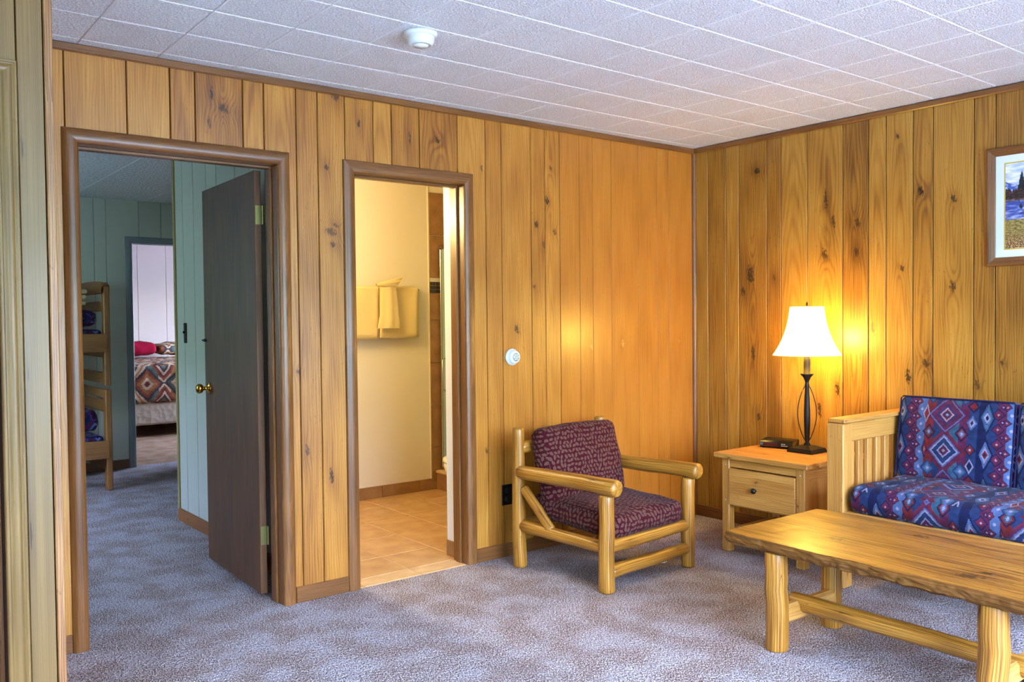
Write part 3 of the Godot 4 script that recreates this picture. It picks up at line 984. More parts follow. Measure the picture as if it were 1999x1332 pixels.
	for yy in [0.0, 1.2, H - 0.034]:
		var row := PackedVector3Array()
		var ur := PackedVector2Array()
		for k in 8:
			var a := lerpf(PI, PI * 0.5, k / 7.0)
			row.append(Vector3(cos(a) * 0.022, yy, sin(a) * 0.022))
			ur.append(Vector2(k * 0.004, yy))
		P.append(row)
		U.append(ur)
	grid(st, P, U, true)
	part("corner_strip", st, M.trim, t3)
	# baseboards
	baseboard("baseboard_back", [[true, -4.0, D1L - 0.062, 0.0, 1], [true, D1R + 0.062, D2L - 0.061, 0.0, 1], [true, D2R + 0.061, -0.012, 0.0, 1]], M.trim)
	baseboard("baseboard_right", [[false, 0.0, 5.2, 0.0, -1]], M.trim)
	build_door()

func ceiling_tile(sx: float, sz: float) -> ArrayMesh:
	var st := new_st(false)
	var g := 0.0012
	var b := 0.0035
	var d := 0.0035
	var s2 := new_st(false)
	var x0 := -sx * 0.5 + g
	var x1 := sx * 0.5 - g
	var z0 := -sz * 0.5 + g
	var z1 := sz * 0.5 - g
	var lo := [Vector3(x0 + b, 0, z0 + b), Vector3(x1 - b, 0, z0 + b), Vector3(x1 - b, 0, z1 - b), Vector3(x0 + b, 0, z1 - b)]
	var hi := [Vector3(x0, d, z0), Vector3(x1, d, z0), Vector3(x1, d, z1), Vector3(x0, d, z1)]
	var up := [Vector3(x0, 0.012, z0), Vector3(x1, 0.012, z0), Vector3(x1, 0.012, z1), Vector3(x0, 0.012, z1)]
	var uvf := func(p: Array) -> Array:
		var a := []
		for v in p:
			a.append(Vector2(v.x / sx, v.z / sz))
		return a
	poly(st, lo, uvf.call(lo), Vector3.DOWN)
	for k in 4:
		var j := (k + 1) % 4
		var q := [lo[k], lo[j], hi[j], hi[k]]
		var mid: Vector3 = (lo[k] + lo[j]) * 0.5
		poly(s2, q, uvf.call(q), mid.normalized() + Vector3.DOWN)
		q = [hi[k], hi[j], up[j], up[k]]
		poly(st, q, uvf.call(q), mid)
	st.generate_normals()
	var m := st.commit()
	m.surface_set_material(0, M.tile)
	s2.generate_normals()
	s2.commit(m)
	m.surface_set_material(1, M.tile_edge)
	return m

func put_tile(parent: Node, m: ArrayMesh, at: Vector3, turn: float) -> void:
	var o := MeshInstance3D.new()
	o.name = "tile"
	o.mesh = m
	o.position = at
	o.rotation.y = turn
	parent.add_child(o, true)

func build_door() -> void:
	var d := setting("door_1", "dark brown flush door standing open into the bunk room, with brass knob")
	# hinged at the right jamb, opened a little past a right angle
	d.position = Vector3(D1R - 0.004, 0, -0.155)
	var st := new_st(false)
	bbox(st, Vector3(-0.020, 1.03, -0.42), Vector3(0.034, 2.02, 0.81), 0.002, 1)
	part("leaf", st, M.door, d)
	for side in [-1.0, 1.0]:
		st = new_st(true)
		var prof := [Vector2(0.0, 0.0), Vector2(0.031, 0.0), Vector2(0.031, 0.004), Vector2(0.024, 0.009), Vector2(0.012, 0.012), Vector2(0.010, 0.028), Vector2(0.012, 0.034), Vector2(0.022, 0.040), Vector2(0.027, 0.050), Vector2(0.026, 0.060), Vector2(0.019, 0.068), Vector2(0.0, 0.070)]
		lathe(st, prof, 24, Vector3.ZERO, false)
		var k := part("knob", st, M.brass, d)
		k.position = Vector3(-0.037 if side < 0 else -0.003, 0.965, -0.755)
		k.rotation = Vector3(0, 0, PI * 0.5 if side < 0 else -PI * 0.5)
	for y in [1.83, 0.30]:
		st = new_st(false)
		bbox(st, Vector3(-0.018, y, -0.0135), Vector3(0.030, 0.09, 0.003), 0.0005, 1)
		for k in 5:
			var hh := 0.09 / 5
			var path := [Vector3(0.0, y - 0.045 + hh * k + 0.001, -0.008), Vector3(0.0, y - 0.045 + hh * (k + 1) - 0.001, -0.008)]
			tube(st, path, [0.006, 0.006], 10)
		part("hinge", st, M.old_brass, d)
	st = new_st(true)
	tube(st, [Vector3(-0.037, 1.225, -0.80), Vector3(-0.05, 1.225, -0.80)], [0.008, 0.007], 10)
	tube(st, [Vector3(-0.048, 1.225, -0.76), Vector3(-0.048, 1.225, -0.83)], [0.004, 0.004], 8)
	part("bolt", st, M.iron, d)
	d.rotation.y = deg_to_rad(-2.0)

func build_bath() -> void:
	# tiled floor
	var st := new_st(false)
	plain_box(st, -2.63, 0.0, -0.1, -0.0015, -1.88, -0.004)
	var bf := struct("floor_bath", st, M.grout, "orange beige square floor tiles of the bathroom")
	var xs := [-2.63, -2.49, -2.155, -1.825, -1.49, -1.155, -0.84]
	var zs := [-1.88, -1.595, -1.21, -0.825, -0.44, -0.135, -0.004]
	for i in xs.size() - 1:
		for k in zs.size() - 1:
			if k == zs.size() - 2 and (xs[i + 1] < -2.53 or xs[i] > -1.87):
				continue
			var x0: float = xs[i]
			var x1: float = xs[i + 1]
			if k == zs.size() - 2:
				x0 = maxf(x0, D2L + 0.001)
				x1 = minf(x1, D2R - 0.001)
			st = new_st(false)
			bbox(st, Vector3((x0 + x1) * 0.5, -0.005, (zs[k] + zs[k + 1]) * 0.5), Vector3(x1 - x0 - 0.008, 0.012, zs[k + 1] - zs[k] - 0.008), 0.002, 2, Vector2(i * 0.37, k * 0.23))
			part("tile", st, M.floor_tile if k < zs.size() - 2 else M.tile_pale, bf)
	# painted walls
	struct("wall_bath_far", wall_body(true, -2.63, 0.0, -2.0, -1.88, []), M.cream)
	struct("wall_bath_left", wall_body(false, -1.88, -0.13, -2.645, -2.63, []), M.cream)
	struct("wall_bath_right", wall_body(false, -2.0, -0.13, 0.0, 0.12, []), M.cream)
	struct("wall_bath_near", wall_body(true, D2R + 0.030, 0.0, -0.235, -0.13, []), M.white)
	struct("wall_bath_near_side", wall_body(true, -2.63, D2L - 0.03, -0.16, -0.13, []), M.cream)
	struct("wall_bath_over_door", wall_body(true, D2L - 0.03, D2R + 0.03, -0.16, -0.13, [], DTOP + 0.02, H), M.cream)
	st = new_st(false)
	bbox(st, Vector3(-0.894, 1.2, -1.878), Vector3(0.010, 2.4, 0.014), 0.002)
	struct("trim_4", st, M.cream)
	var bb := setting("baseboard_bath")
	var bx := [-2.63, -2.3, -1.98, -1.65, -1.33, -1.0, -0.885]
	for k in bx.size() - 1:
		st = new_st(false)
		bbox(st, Vector3((bx[k] + bx[k + 1]) * 0.5, 0.045, -1.875), Vector3(bx[k + 1] - bx[k] - 0.004, 0.088, 0.010), 0.002, 0, Vector2(k * 0.3, 0))
		part("tile", st, M.wall_tile, bb)
	st = new_st(false)
	bbox(st, Vector3(D2R + 0.0255, 0.045, -0.184), Vector3(0.009, 0.088, 0.104), 0.002, 2)
	part("tile", st, M.wall_tile, bb)
	# shower: tiled end wall, mosaic band, curb, framed glass door
	var sw := setting("wall_shower", "brown tiled shower wall with a dark mosaic band")
	for i in 3:
		for k in 7:
			var y0 := 0.0 + k * 0.33
			var y1 := minf(y0 + 0.33, 2.35)
			if y0 < 1.62 and y1 > 1.53:
				if y0 < 1.53:
					y1 = 1.53
				else:
					y0 = 1.62
			st = new_st(false)
			bbox(st, Vector3(-0.74 + i * 0.3, (y0 + y1) * 0.5, -1.876), Vector3(0.296, y1 - y0 - 0.004, 0.012), 0.0015, 1, Vector2(i * 0.4, k * 0.3))
			part("tile", st, M.wall_tile, sw)
	for i in 34:
		for k in 3:
			st = new_st(false)
			bbox(st, Vector3(-0.876 + i * 0.026, 1.545 + k * 0.03, -1.876), Vector3(0.023, 0.026, 0.013), 0.001)
			part("mosaic_tile", st, M.mosaic, sw)
	var cu := setting("shower_curb", "stone topped tiled shower curb")
	st = new_st(false)
	bbox(st, Vector3(-0.80, 0.065, -1.02), Vector3(0.10, 0.13, 1.69), 0.003, 2)
	part("curb_face", st, M.wall_tile, cu)
	st = new_st(false)
	bbox(st, Vector3(-0.80, 0.14, -1.02), Vector3(0.12, 0.022, 1.69), 0.006, 2)
	part("curb_top", st, M.tile_pale, cu)
	var sd := thing("shower_door", "chrome framed frosted glass shower door beside the tiled wall", "shower door", Vector3(-0.80, 0.151, -1.855))
	for b in [[Vector3(0, 0.86, 0.012), Vector3(0.03, 1.72, 0.022)], [Vector3(0, 0.86, 0.80), Vector3(0.03, 1.72, 0.022)], [Vector3(0, 1.735, 0.41), Vector3(0.035, 0.03, 0.81)], [Vector3(0, 0.012, 0.41), Vector3(0.035, 0.024, 0.81)]]:
		st = new_st(false)
		bbox(st, b[0], b[1], 0.004)
		part("frame_bar", st, M.chrome, sd)
	st = new_st(false)
	bbox(st, Vector3(0, 0.87, 0.41), Vector3(0.006, 1.70, 0.77), 0.0)
	part("glass", st, M.frosted, sd)
	st = new_st(true)
	tube(st, [Vector3(-0.02, 0.62, 0.09), Vector3(-0.05, 0.64, 0.09), Vector3(-0.05, 0.86, 0.09), Vector3(-0.02, 0.88, 0.09)], [0.007, 0.007, 0.007, 0.007], 10)
	part("handle", st, M.chrome, sd)
	# toilet: only its rim shows past the white wall
	var t := thing("toilet", "cream toilet whose rounded edge shows past the white bathroom wall", "toilet", Vector3(-1.318, 0.003, -0.68), PI)
	var P := []
	var U := []
	for e in [[0.0, 0.11, 0.20], [0.04, 0.11, 0.20], [0.15, 0.09, 0.17], [0.24, 0.12, 0.20], [0.33, 0.175, 0.235], [0.38, 0.19, 0.25], [0.40, 0.185, 0.245], [0.40, 0.0, 0.0]]:
		var row := PackedVector3Array()
		var ur := PackedVector2Array()
		for s in 25:
			var a := TAU * s / 24
			row.append(Vector3(cos(a) * e[1], e[0], sin(a) * e[2]))
			ur.append(Vector2(s / 24.0, e[0]))
		P.append(row)
		U.append(ur)
	st = new_st(true)
	grid(st, P, U)
	part("bowl", st, M.porcelain, t)
	st = new_st(true)
	P = []
	U = []
	for e in [[0.402, 0.0], [0.402, 0.98], [0.415, 1.03], [0.432, 1.0], [0.437, 0.9], [0.437, 0.0]]:
		var row := PackedVector3Array()
		var ur := PackedVector2Array()
		for s in 25:
			var a := TAU * s / 24
			row.append(Vector3(cos(a) * 0.19 * e[1], e[0], sin(a) * 0.25 * e[1]))
			ur.append(Vector2(s / 24.0, e[0]))
		P.append(row)
		U.append(ur)
	grid(st, P, U)
	part("lid", st, M.porcelain, t)
	st = new_st(false)
	bbox(st, Vector3(0, 0.57, -0.34), Vector3(0.42, 0.34, 0.18), 0.02)
	part("tank", st, M.porcelain, t)
	# towels on their bar
	var bar := thing("towel_bar", "thin metal towel bar with small round knob ends on the cream wall", "towel bar", Vector3(-1.36, 1.552, -1.88))
	st = new_st(true)
	tube(st, [Vector3(-0.33, 0, 0.05), Vector3(0.345, 0, 0.05)], [0.006, 0.006], 10)
	part("rod", st, M.chrome, bar)
	for s in [-1, 1]:
		st = new_st(true)
		tube(st, [Vector3(0.335 * s, 0, 0.0), Vector3(0.335 * s, 0, 0.055), Vector3(0.335 * s, 0, 0.062)], [0.012, 0.010, 0.0], 12)
		part("bracket", st, M.chrome, bar)
	for k in 2:
		var x0 := -1.68 if k == 0 else -1.365
		var x1 := -1.372 if k == 0 else -1.035
		var tw := thing("bath_towel", ["folded yellow bath towel hanging behind the left side of the knotted hand towel", "folded yellow bath towel hanging beside the shower end of the bar"][k], "towel", Vector3((x0 + x1) * 0.5, 1.552, -1.83), 0.0, "yellow towels on the bar")
		st = new_st(true)
		towel_sheet(st, x1 - x0, 0.36, 0.013, 0.30, k)
		part("cloth", st, M.towel, tw)
	var ht := thing("hand_towel", "small yellow hand towel knotted over the middle of the towel bar", "towel", Vector3(-1.315, 1.56, -1.768), 0.0, "yellow towels on the bar")
	st = new_st(true)
	# hanging tail, pleated, wider at the hem
	P = []
	U = []
	for i in 15:
		var v := i / 14.0
		var row := PackedVector3Array()
		var ur := PackedVector2Array()
		var w := lerpf(0.062, 0.084, v) + (0.006 if i > 10 else 0.0)
		for s in 29:
			var a := TAU * s / 28
			var fold := 0.006 * sin(a * 5.0) * (0.5 + v)
			row.append(Vector3(cos(a) * (w + fold) + 0.006 * sin(v * 3.0), 0.015 - v * 0.31, sin(a) * (0.02 + fold * 0.6 + (0.004 if i > 10 and i < 13 else 0.0))))
			ur.append(Vector2(s / 28.0 * 0.3, v * 0.3))
		P.append(row)
		U.append(ur)
	grid(st, P, U)
	part("tail", st, M.towel, ht)
	# fan of folds tucked over the top, narrow on the left and opening to the upper right
	st = new_st(true)
	P = []
	U = []
	for i in 13:
		var v := i / 12.0
		var row := PackedVector3Array()
		var ur := PackedVector2Array()
		var cx := lerpf(-0.105, 0.085, v)
		var half := 0.008 + 0.034 * pow(v, 0.8)
		for s in 25:
			var a := TAU * s / 24
			var up := sin(a)
			var pleat := 0.005 * v * sin(up * 9.0)
			row.append(Vector3(cx + 0.030 * v * up, 0.022 + 0.020 * v + up * half, cos(a) * (0.010 + 0.014 * sin(v * PI)) + pleat * signf(cos(a)) + 0.010))
			ur.append(Vector2(s / 24.0 * 0.2, v * 0.2))
		P.append(row)
		U.append(ur)
	grid(st, P, U)
	var cap := []
	var cuv := []
	for s in 24:
		cap.append(P[12][s])
		cuv.append(Vector2.ZERO)
	poly(st, cap, cuv, Vector3.RIGHT)
	part("fan_fold", st, M.towel, ht)
	# warm light fitting on the left bathroom wall, above the wash basin
	var lf := thing("wall_light", "warm lit globe fitting high on the hidden bathroom wall", "wall light", Vector3(-2.63, 2.02, -1.05))
	st = new_st(false)
	bbox(st, Vector3(0.012, 0, 0), Vector3(0.024, 0.10, 0.50), 0.004)
	part("backplate", st, M.brass, lf)
	for k in 3:
		st = new_st(true)
		var prof := []
		for j in 13:
			var a := PI * j / 12
			prof.append(Vector2(sin(a) * 0.05, -cos(a) * 0.05))
		lathe(st, prof, 20, Vector3(0.085, 0, (k - 1) * 0.17))
		part("globe", st, M.bulb, lf)
		var l := OmniLight3D.new()
		l.name = "glow"
		l.position = Vector3(0.085, 0, (k - 1) * 0.17)
		l.light_color = Color(1.0, 0.89, 0.62)
		l.light_energy = 0.68
		l.light_size = 0.05
		l.omni_range = 12.0
		l.omni_attenuation = 2.0
		l.shadow_enabled = true
		lf.add_child(l)

# a towel folded over the rod, front and back layers with rolled edges
func towel_sheet(st: SurfaceTool, w: float, drop: float, thick: float, back: float, sd: int) -> void:
	var n := noise(sd + 90)
	var prof := []   # (y, z) around: outer front bottom -> over rod -> back bottom -> inner
	for i in 9:
		prof.append(Vector2(-drop + i / 8.0 * drop, 0.022))
	for i in range(1, 6):
		var a := i / 6.0 * PI
		prof.append(Vector2(sin(a) * 0.022, cos(a) * 0.022))
	for i in 6:
		prof.append(Vector2(-back * i / 5.0, -0.022))
	prof.append(Vector2(-back, -0.022 + thick))
	for i in 6:
		prof.append(Vector2(-back + back * i / 5.0 - 0.002, -0.022 + thick))
	for i in 9:
		prof.append(Vector2(-drop * i / 8.0, 0.022 - thick))
	prof.append(Vector2(-drop, 0.022))
	var P := []
	var U := []
	for e in prof:
		var row := PackedVector3Array()
		var ur := PackedVector2Array()
		for s in 13:
			var x := (s / 12.0 - 0.5) * w
			var wave := n.get_noise_2d(x * 6.0, e.x * 3.0) * 0.006
			row.append(Vector3(x, e.x + n.get_noise_2d(x * 4.0, 7.0) * 0.008 * (-e.x / drop), e.y + wave))
			ur.append(Vector2(x, e.x))
		P.append(row)
		U.append(ur)
	grid(st, P, U)
	for side in [0, 12]:
		for i in 8:
			var a: Vector3 = P[i][side]
			var b: Vector3 = P[i + 1][side]
			var q := [a, b, b + Vector3(0, 0, -thick), a + Vector3(0, 0, -thick)]
			poly(st, q, [Vector2.ZERO, Vector2.ZERO, Vector2.ZERO, Vector2.ZERO], Vector3(-1 if side == 0 else 1, 0, 0))

func build_back_rooms() -> void:
	var st: SurfaceTool
	# bunk room
	var wa := struct("wall_bunkroom_side", wall_body(false, -2.12, -0.14, -2.722, -2.645, []), M.paint_grey, "pale green white panelled wall behind the open door")
	panel_boards(wa, Vector3(-2.73, 0, 0), Vector3.BACK, Vector3.LEFT, [-2.112, -1.95, -1.74, -1.50, -1.32, -1.02, -0.8, -0.5, -0.14], M.paint, 0, 1, [], 0.002, 0.003)
	st = new_st(false)
	bbox(st, Vector3(-2.726, H * 0.5, -2.116), Vector3(0.03, H, 0.03), 0.004)
	struct("trim_5", st, M.corner_bead)
	struct("wall_bunkroom_back_of_bath", wall_body(true, -2.722, 0.0, -2.12, -2.0, []), M.paint)
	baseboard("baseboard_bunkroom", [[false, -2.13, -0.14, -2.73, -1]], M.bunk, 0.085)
	struct("wall_bunkroom_left", wall_body(false, -4.7, -0.13, -5.32, -5.2, [[-3.3, -2.2, 0.9, 2.0]]), M.paint)
	window_frame("window_3", false, -3.3, -2.2, 0.9, 2.0, -5.26)
	struct("wall_bunkroom_right", wall_body(false, -4.7, -2.12, -0.5, -0.38, []), M.paint)
	var D3L := -2.363
	var D3R := -1.58
	var wf := struct("wall_bunkroom_far", wall_body(true, -5.3, -0.4, -4.70, -4.588, [[D3L, D3R, 0.0, 2.05]]), M.paint_grey, "grey white panelled far wall of the bunk room with a doorway")
	var cuts := [-5.2, -4.9, -4.6, -4.35, -4.0, -3.75, -3.4, -3.1, -2.93, -2.68, -2.58, -2.3, -2.1, -1.9, -1.55, -1.3, -0.95, -0.5]
	panel_boards(wf, Vector3(0, 0, -4.58), Vector3.RIGHT, Vector3.BACK, cuts, M.paint, 0, 1, [[D3L, D3R, 2.05]], 0.002, 0.003)
	var t6 := setting("trim_6", "painted door casing in the far wall of the bunk room")
	casing(t6, D3L, D3R, 2.05, -4.58, 1.0, M.paint_grey, PROF2)
	baseboard("baseboard_bunkroom_far", [[true, -5.2, D3L - 0.06, -4.58, 1]], M.trim, 0.08)
	# far bedroom
	st = new_st(false)
	var pts := [Vector3(-4.1, 0, -8.8), Vector3(0.8, 0, -8.8), Vector3(0.8, 0, -4.65), Vector3(-4.1, 0, -4.65)]
	var uvs := []
	for p in pts:
		uvs.append(Vector2(p.x, p.z))
	poly(st, pts, uvs, Vector3.UP)
	plain_box(st, -4.1, 0.8, -0.1, -0.004, -8.8, -4.65)
	struct("floor_bedroom", st, M.carpet_tan, "tan carpet of the far bedroom")
	var wv := struct("wall_bedroom_far", wall_body(true, -4.2, 0.9, -8.95, -8.808, []), M.paint_grey, "pinkish white panelled wall behind the bed")
	panel_boards(wv, Vector3(0, 0, -8.8), Vector3.RIGHT, Vector3.BACK, [-4.1, -3.8, -3.4, -3.0, -2.6, -2.2, -1.8, -1.35, -1.2, -0.82, -0.66, -0.25, -0.1, 0.3, 0.8], M.paint_pink, 0, 1, [], 0.002, 0.003)
	struct("wall_bedroom_left", wall_body(false, -8.9, -4.7, -4.22, -4.1, []), M.paint_pink)
	struct("wall_bedroom_right", wall_body(false, -8.9, -4.6, 0.8, 0.92, [[-7.4, -5.7, 0.8, 2.05]]), M.paint_pink)
	window_frame("window_4", false, -7.4, -5.7, 0.8, 2.05, 0.86)
	struct("wall_bedroom_near", wall_body(true, -0.4, 0.9, -4.7, -4.58, []), M.paint_pink)
	# bed seen through both doorways
	var bed := thing("bed", "bed with rust and cream diamond spread over a beige box spring", "bed", Vector3(-1.33, 0, -6.62))
	for sx in [-0.62, 0.62]:
		for sz in [-0.1, -1.9]:
			st = new_st(false)
			bbox(st, Vector3(sx, 0.07, sz), Vector3(0.05, 0.14, 0.05), 0.004)
			part("leg", st, M.iron, bed)
	st = new_st(true)
	cushion(st, Vector3(1.5, 0.26, 1.98), 0.03, Vector3(0, 0, 0.004), 3, 0.003)
	part("box_spring", st, M.ticking, bed).position = Vector3(0, 0.27, -1.0)
	st = new_st(true)
	cushion(st, Vector3(1.56, 0.45, 2.04), 0.06, Vector3(0.0, 0.02, 0.01), 4, 0.014)
	part("bedspread", st, M.bedspread, bed).position = Vector3(0, 0.62, -0.99)
	var pl := thing("pillow", "crimson red pillow lying at the head of the bed", "pillow", Vector3(-1.42, 0.985, -8.15))
	st = new_st(true)
	cushion(st, Vector3(0.46, 0.14, 0.36), 0.06, Vector3(0.0, 0.025, 0.0), 5, 0.02)
	part("cover", st, M.red_cloth, pl)
	pl = thing("pillow", "diamond patterned pillow lying at the head of the bed", "pillow", Vector3(-0.86, 0.975, -8.2))
	st = new_st(true)
	cushion(st, Vector3(0.60, 0.12, 0.42), 0.055, Vector3(0.0, 0.03, 0.0), 6, 0.02)
	part("cover", st, M.bedspread, pl)
	# bunk bed against the far wall
	var bx := -2.832
	var bz := -3.55
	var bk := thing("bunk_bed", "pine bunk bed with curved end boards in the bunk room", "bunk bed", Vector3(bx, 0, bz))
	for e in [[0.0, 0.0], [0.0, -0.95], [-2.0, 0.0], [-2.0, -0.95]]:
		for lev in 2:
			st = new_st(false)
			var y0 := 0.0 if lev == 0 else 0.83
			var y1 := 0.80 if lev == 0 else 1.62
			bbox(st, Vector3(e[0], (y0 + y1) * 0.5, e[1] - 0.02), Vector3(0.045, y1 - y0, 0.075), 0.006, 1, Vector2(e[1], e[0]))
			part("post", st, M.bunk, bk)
	for ex in [0.0, -2.0]:
		for b in [[0.20, 0.10], [0.66, 0.09], [0.76, 0.07], [0.885, 0.09], [1.10, 0.10], [1.46, 0.08]]:
			st = new_st(false)
			bbox(st, Vector3(ex, b[0], -0.495), Vector3(0.03, b[1], 0.876), 0.006, 2, Vector2(b[0], 0))
			part("end_rail", st, M.bunk, bk)
		# arched top board
		st = new_st(true)
		var P := []
		var U := []
		for k in 17:
			var v := k / 16.0
			var z := lerpf(0.018, -1.008, v)
			var top := 1.62 + 0.045 * pow(sin(v * PI), 0.35)
			var row := PackedVector3Array([Vector3(ex - 0.0225, 1.56, z), Vector3(ex - 0.0225, top, z), Vector3(ex + 0.0225, top, z), Vector3(ex + 0.0225, 1.56, z), Vector3(ex - 0.0225, 1.56, z)])
			P.append(row)
			U.append(PackedVector2Array([Vector2(0, z), Vector2(0.06, z), Vector2(0.1, z), Vector2(0.16, z), Vector2(0.2, z)]))
		grid(st, P, U)
		part("end_board", st, M.bunk, bk)
	for y in [0.327, 1.169]:
		for z in [0.028, -0.995]:
			st = new_st(false)
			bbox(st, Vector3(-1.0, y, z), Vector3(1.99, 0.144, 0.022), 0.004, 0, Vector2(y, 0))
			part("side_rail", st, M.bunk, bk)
		st = new_st(true)
		cushion(st, Vector3(1.93, 0.14, 0.96), 0.03, Vector3.ZERO, 8, 0.004)
		part("mattress", st, M.quilt, bk).position = Vector3(-1.0, y + 0.035, -0.485)
	for k in 2:
		var q := thing("folded_quilt", ["blue and maroon quilt folded on the upper bunk", "blue and maroon quilt folded on the lower bunk"][k], "quilt", Vector3(bx - 0.37, 1.276 if k == 0 else 0.434, bz - 0.30), 0.05, "quilts on the bunks")
		st = new_st(true)
		cushion(st, Vector3(0.62, 0.11 if k == 0 else 0.15, 0.50), 0.05, Vector3(0.0, 0.02, 0.0), 21 + k, 0.022)
		part("cover", st, M.quilt, q).position = Vector3(0, 0.09 if k == 0 else 0.115, 0)
	for k in 3:
		var q := thing("folded_blanket", ["cream blanket folded on the upper bunk quilt, lowest of three", "cream blanket folded on the upper bunk quilt, middle of three", "cream blanket folded on the upper bunk quilt, topmost of three"][k], "blanket", Vector3(bx - 0.34, 1.462 + k * 0.046, bz - 0.27), 0.05 * k, "blankets on the upper bunk")
		st = new_st(true)
		cushion(st, Vector3(0.44, 0.036, 0.34), 0.016, Vector3(0, 0.001, 0), 31 + k, 0.005)
		part("cloth", st, M.wool, q).position = Vector3(0, 0.023, 0)
	# switch plate on the pale wall
	var sp := thing("wall_switch", "dark narrow switch plate on the pale wall beside the open door", "switch", Vector3(-2.731, 1.255, -1.93))
	st = new_st(false)
	bbox(st, Vector3(-0.003, 0, 0), Vector3(0.006, 0.13, 0.045), 0.0015)
	part("plate", st, M.iron, sp)
	st = new_st(false)
	bbox(st, Vector3(-0.010, 0.005, 0.0), Vector3(0.018, 0.014, 0.010), 0.002)
	part("toggle", st, M.black, sp)

func build_partition() -> void:
	# stub of wall with a closed door, close to the camera on the left
	var z := 0.86
	var wp := struct("wall_partition", wall_body(true, -6.3, -4.0, z - 0.12, z - 0.008, [[-4.98, -4.152, 0.0, 2.05]]), M.groove, "pale knotty pine wall stub with a moulded door casing")
	panel_boards(wp, Vector3(0, 0, z), Vector3.RIGHT, Vector3.BACK, [-6.3, -6.0, -5.7, -5.4, -5.15, -4.85, -4.5, -4.25, -4.093, -4.02], M.pale, -4.093, 0.3, [[-4.99, -4.14, 2.06]], 0.003, 0.002)
	struct("wall_closet_side", wall_body(false, 0.0, z - 0.12, -4.1, -4.0, []), M.wood_plain)
	var st := new_st(false)
	bbox(st, Vector3(-4.007, H * 0.5, z - 0.05), Vector3(0.024, H, 0.115), 0.003, 1)
	struct("trim_7", st, M.oak, "narrow oak corner strip on the wall stub")
	var t8 := setting("trim_8", "stepped moulded casing of the closed door in the pine stub")
	casing(t8, -4.98, -4.152, 2.05, z, 1.0, M.pale, [[0.0, 0.0], [0.0, 0.012], [0.004, 0.016], [0.010, 0.016], [0.012, 0.012], [0.016, 0.012], [0.020, 0.019], [0.032, 0.021], [0.040, 0.019], [0.043, 0.013], [0.047, 0.013], [0.050, 0.018], [0.056, 0.018], [0.058, 0.010], [0.058, 0.0]])
	jambs(t8, -4.98, -4.152, 2.05, z - 0.12, z - 0.001, M.door, z - 0.06, z - 0.09)
	var d := setting("door_2", "dark closed door in the pine wall stub")
	st = new_st(false)
	bbox(st, Vector3(-4.566, 1.02, z - 0.105), Vector3(0.824, 2.03, 0.035), 0.002, 1)
	part("leaf", st, M.door, d)

func build_armchair() -> void:
	var c := thing("armchair", "log armchair with maroon leaf patterned cushions beside the bathroom doorway", "armchair", Vector3(-1.63, 0, 0.825), deg_to_rad(4.0))
	# local frame: x to the right arm, -z to the back; front left leg at the origin
	var W := 0.645
	var D := 0.615
	var logs := [
		["leg", Vector3(0, 0, 0), Vector3(0, 0.475, 0), 0.040, 0.037, 1],
		["leg", Vector3(W, 0, 0), Vector3(W, 0.475, 0), 0.037, 0.035, 2],
		["back_post", Vector3(0, 0, -D), Vector3(-0.01, 0.745, -D), 0.038, 0.031, 3],
		["back_post", Vector3(W, 0, -D), Vector3(W - 0.01, 0.755, -D), 0.036, 0.031, 4],
		["arm", Vector3(-0.012, 0.512, -D + 0.01), Vector3(0.0, 0.512, 0.075), 0.035, 0.043, 5],
		["arm", Vector3(W - 0.01, 0.512, -D + 0.01), Vector3(W, 0.515, 0.075), 0.036, 0.042, 6],
		["side_rail", Vector3(0, 0.225, -D + 0.02), Vector3(0, 0.215, -0.02), 0.033, 0.032, 7],
		["side_rail", Vector3(W, 0.225, -D + 0.02), Vector3(W, 0.215, -0.02), 0.033, 0.032, 8],
		["front_rail", Vector3(0.02, 0.222, 0), Vector3(W - 0.02, 0.222, 0), 0.032, 0.030, 9],
		["front_rail", Vector3(0.02, 0.093, 0), Vector3(W - 0.02, 0.100, 0), 0.034, 0.031, 10],
		["back_rail", Vector3(0.0, 0.225, -D), Vector3(W, 0.225, -D), 0.030, 0.030, 11],
		["back_rail", Vector3(0.0, 0.64, -D + 0.005), Vector3(W, 0.645, -D + 0.005), 0.033, 0.031, 12],
		["brace", Vector3(0.0, 0.425, -D + 0.03), Vector3(0.0, 0.235, -D + 0.24), 0.026, 0.025, 13],
		["brace", Vector3(W, 0.425, -D + 0.03), Vector3(W, 0.235, -D + 0.24), 0.026, 0.025, 14],
	]
	for l in logs:
		var st := new_st(true)
		log_shape(st, l[1], l[2], l[3], l[4], l[5])
		part(l[0], st, M.log, c)
	var st := new_st(true)
	cushion(st, Vector3(0.56, 0.12, 0.60), 0.045, Vector3(0.01, 0.018, 0.012), 3, 0.008)
	var s := part("seat_cushion", st, M.maroon, c)
	s.position = Vector3(W * 0.5, 0.315, -0.285)
	s.rotation.x = deg_to_rad(3.0)
	st = new_st(true)
	cushion(st, Vector3(0.58, 0.40, 0.125), 0.045, Vector3(0.01, 0.012, 0.022), 4, 0.008)
	s = part("back_cushion", st, M.maroon, c)
	s.position = Vector3(W * 0.5 + 0.005, 0.545, -D + 0.125)
	s.rotation.x = deg_to_rad(-13.0)

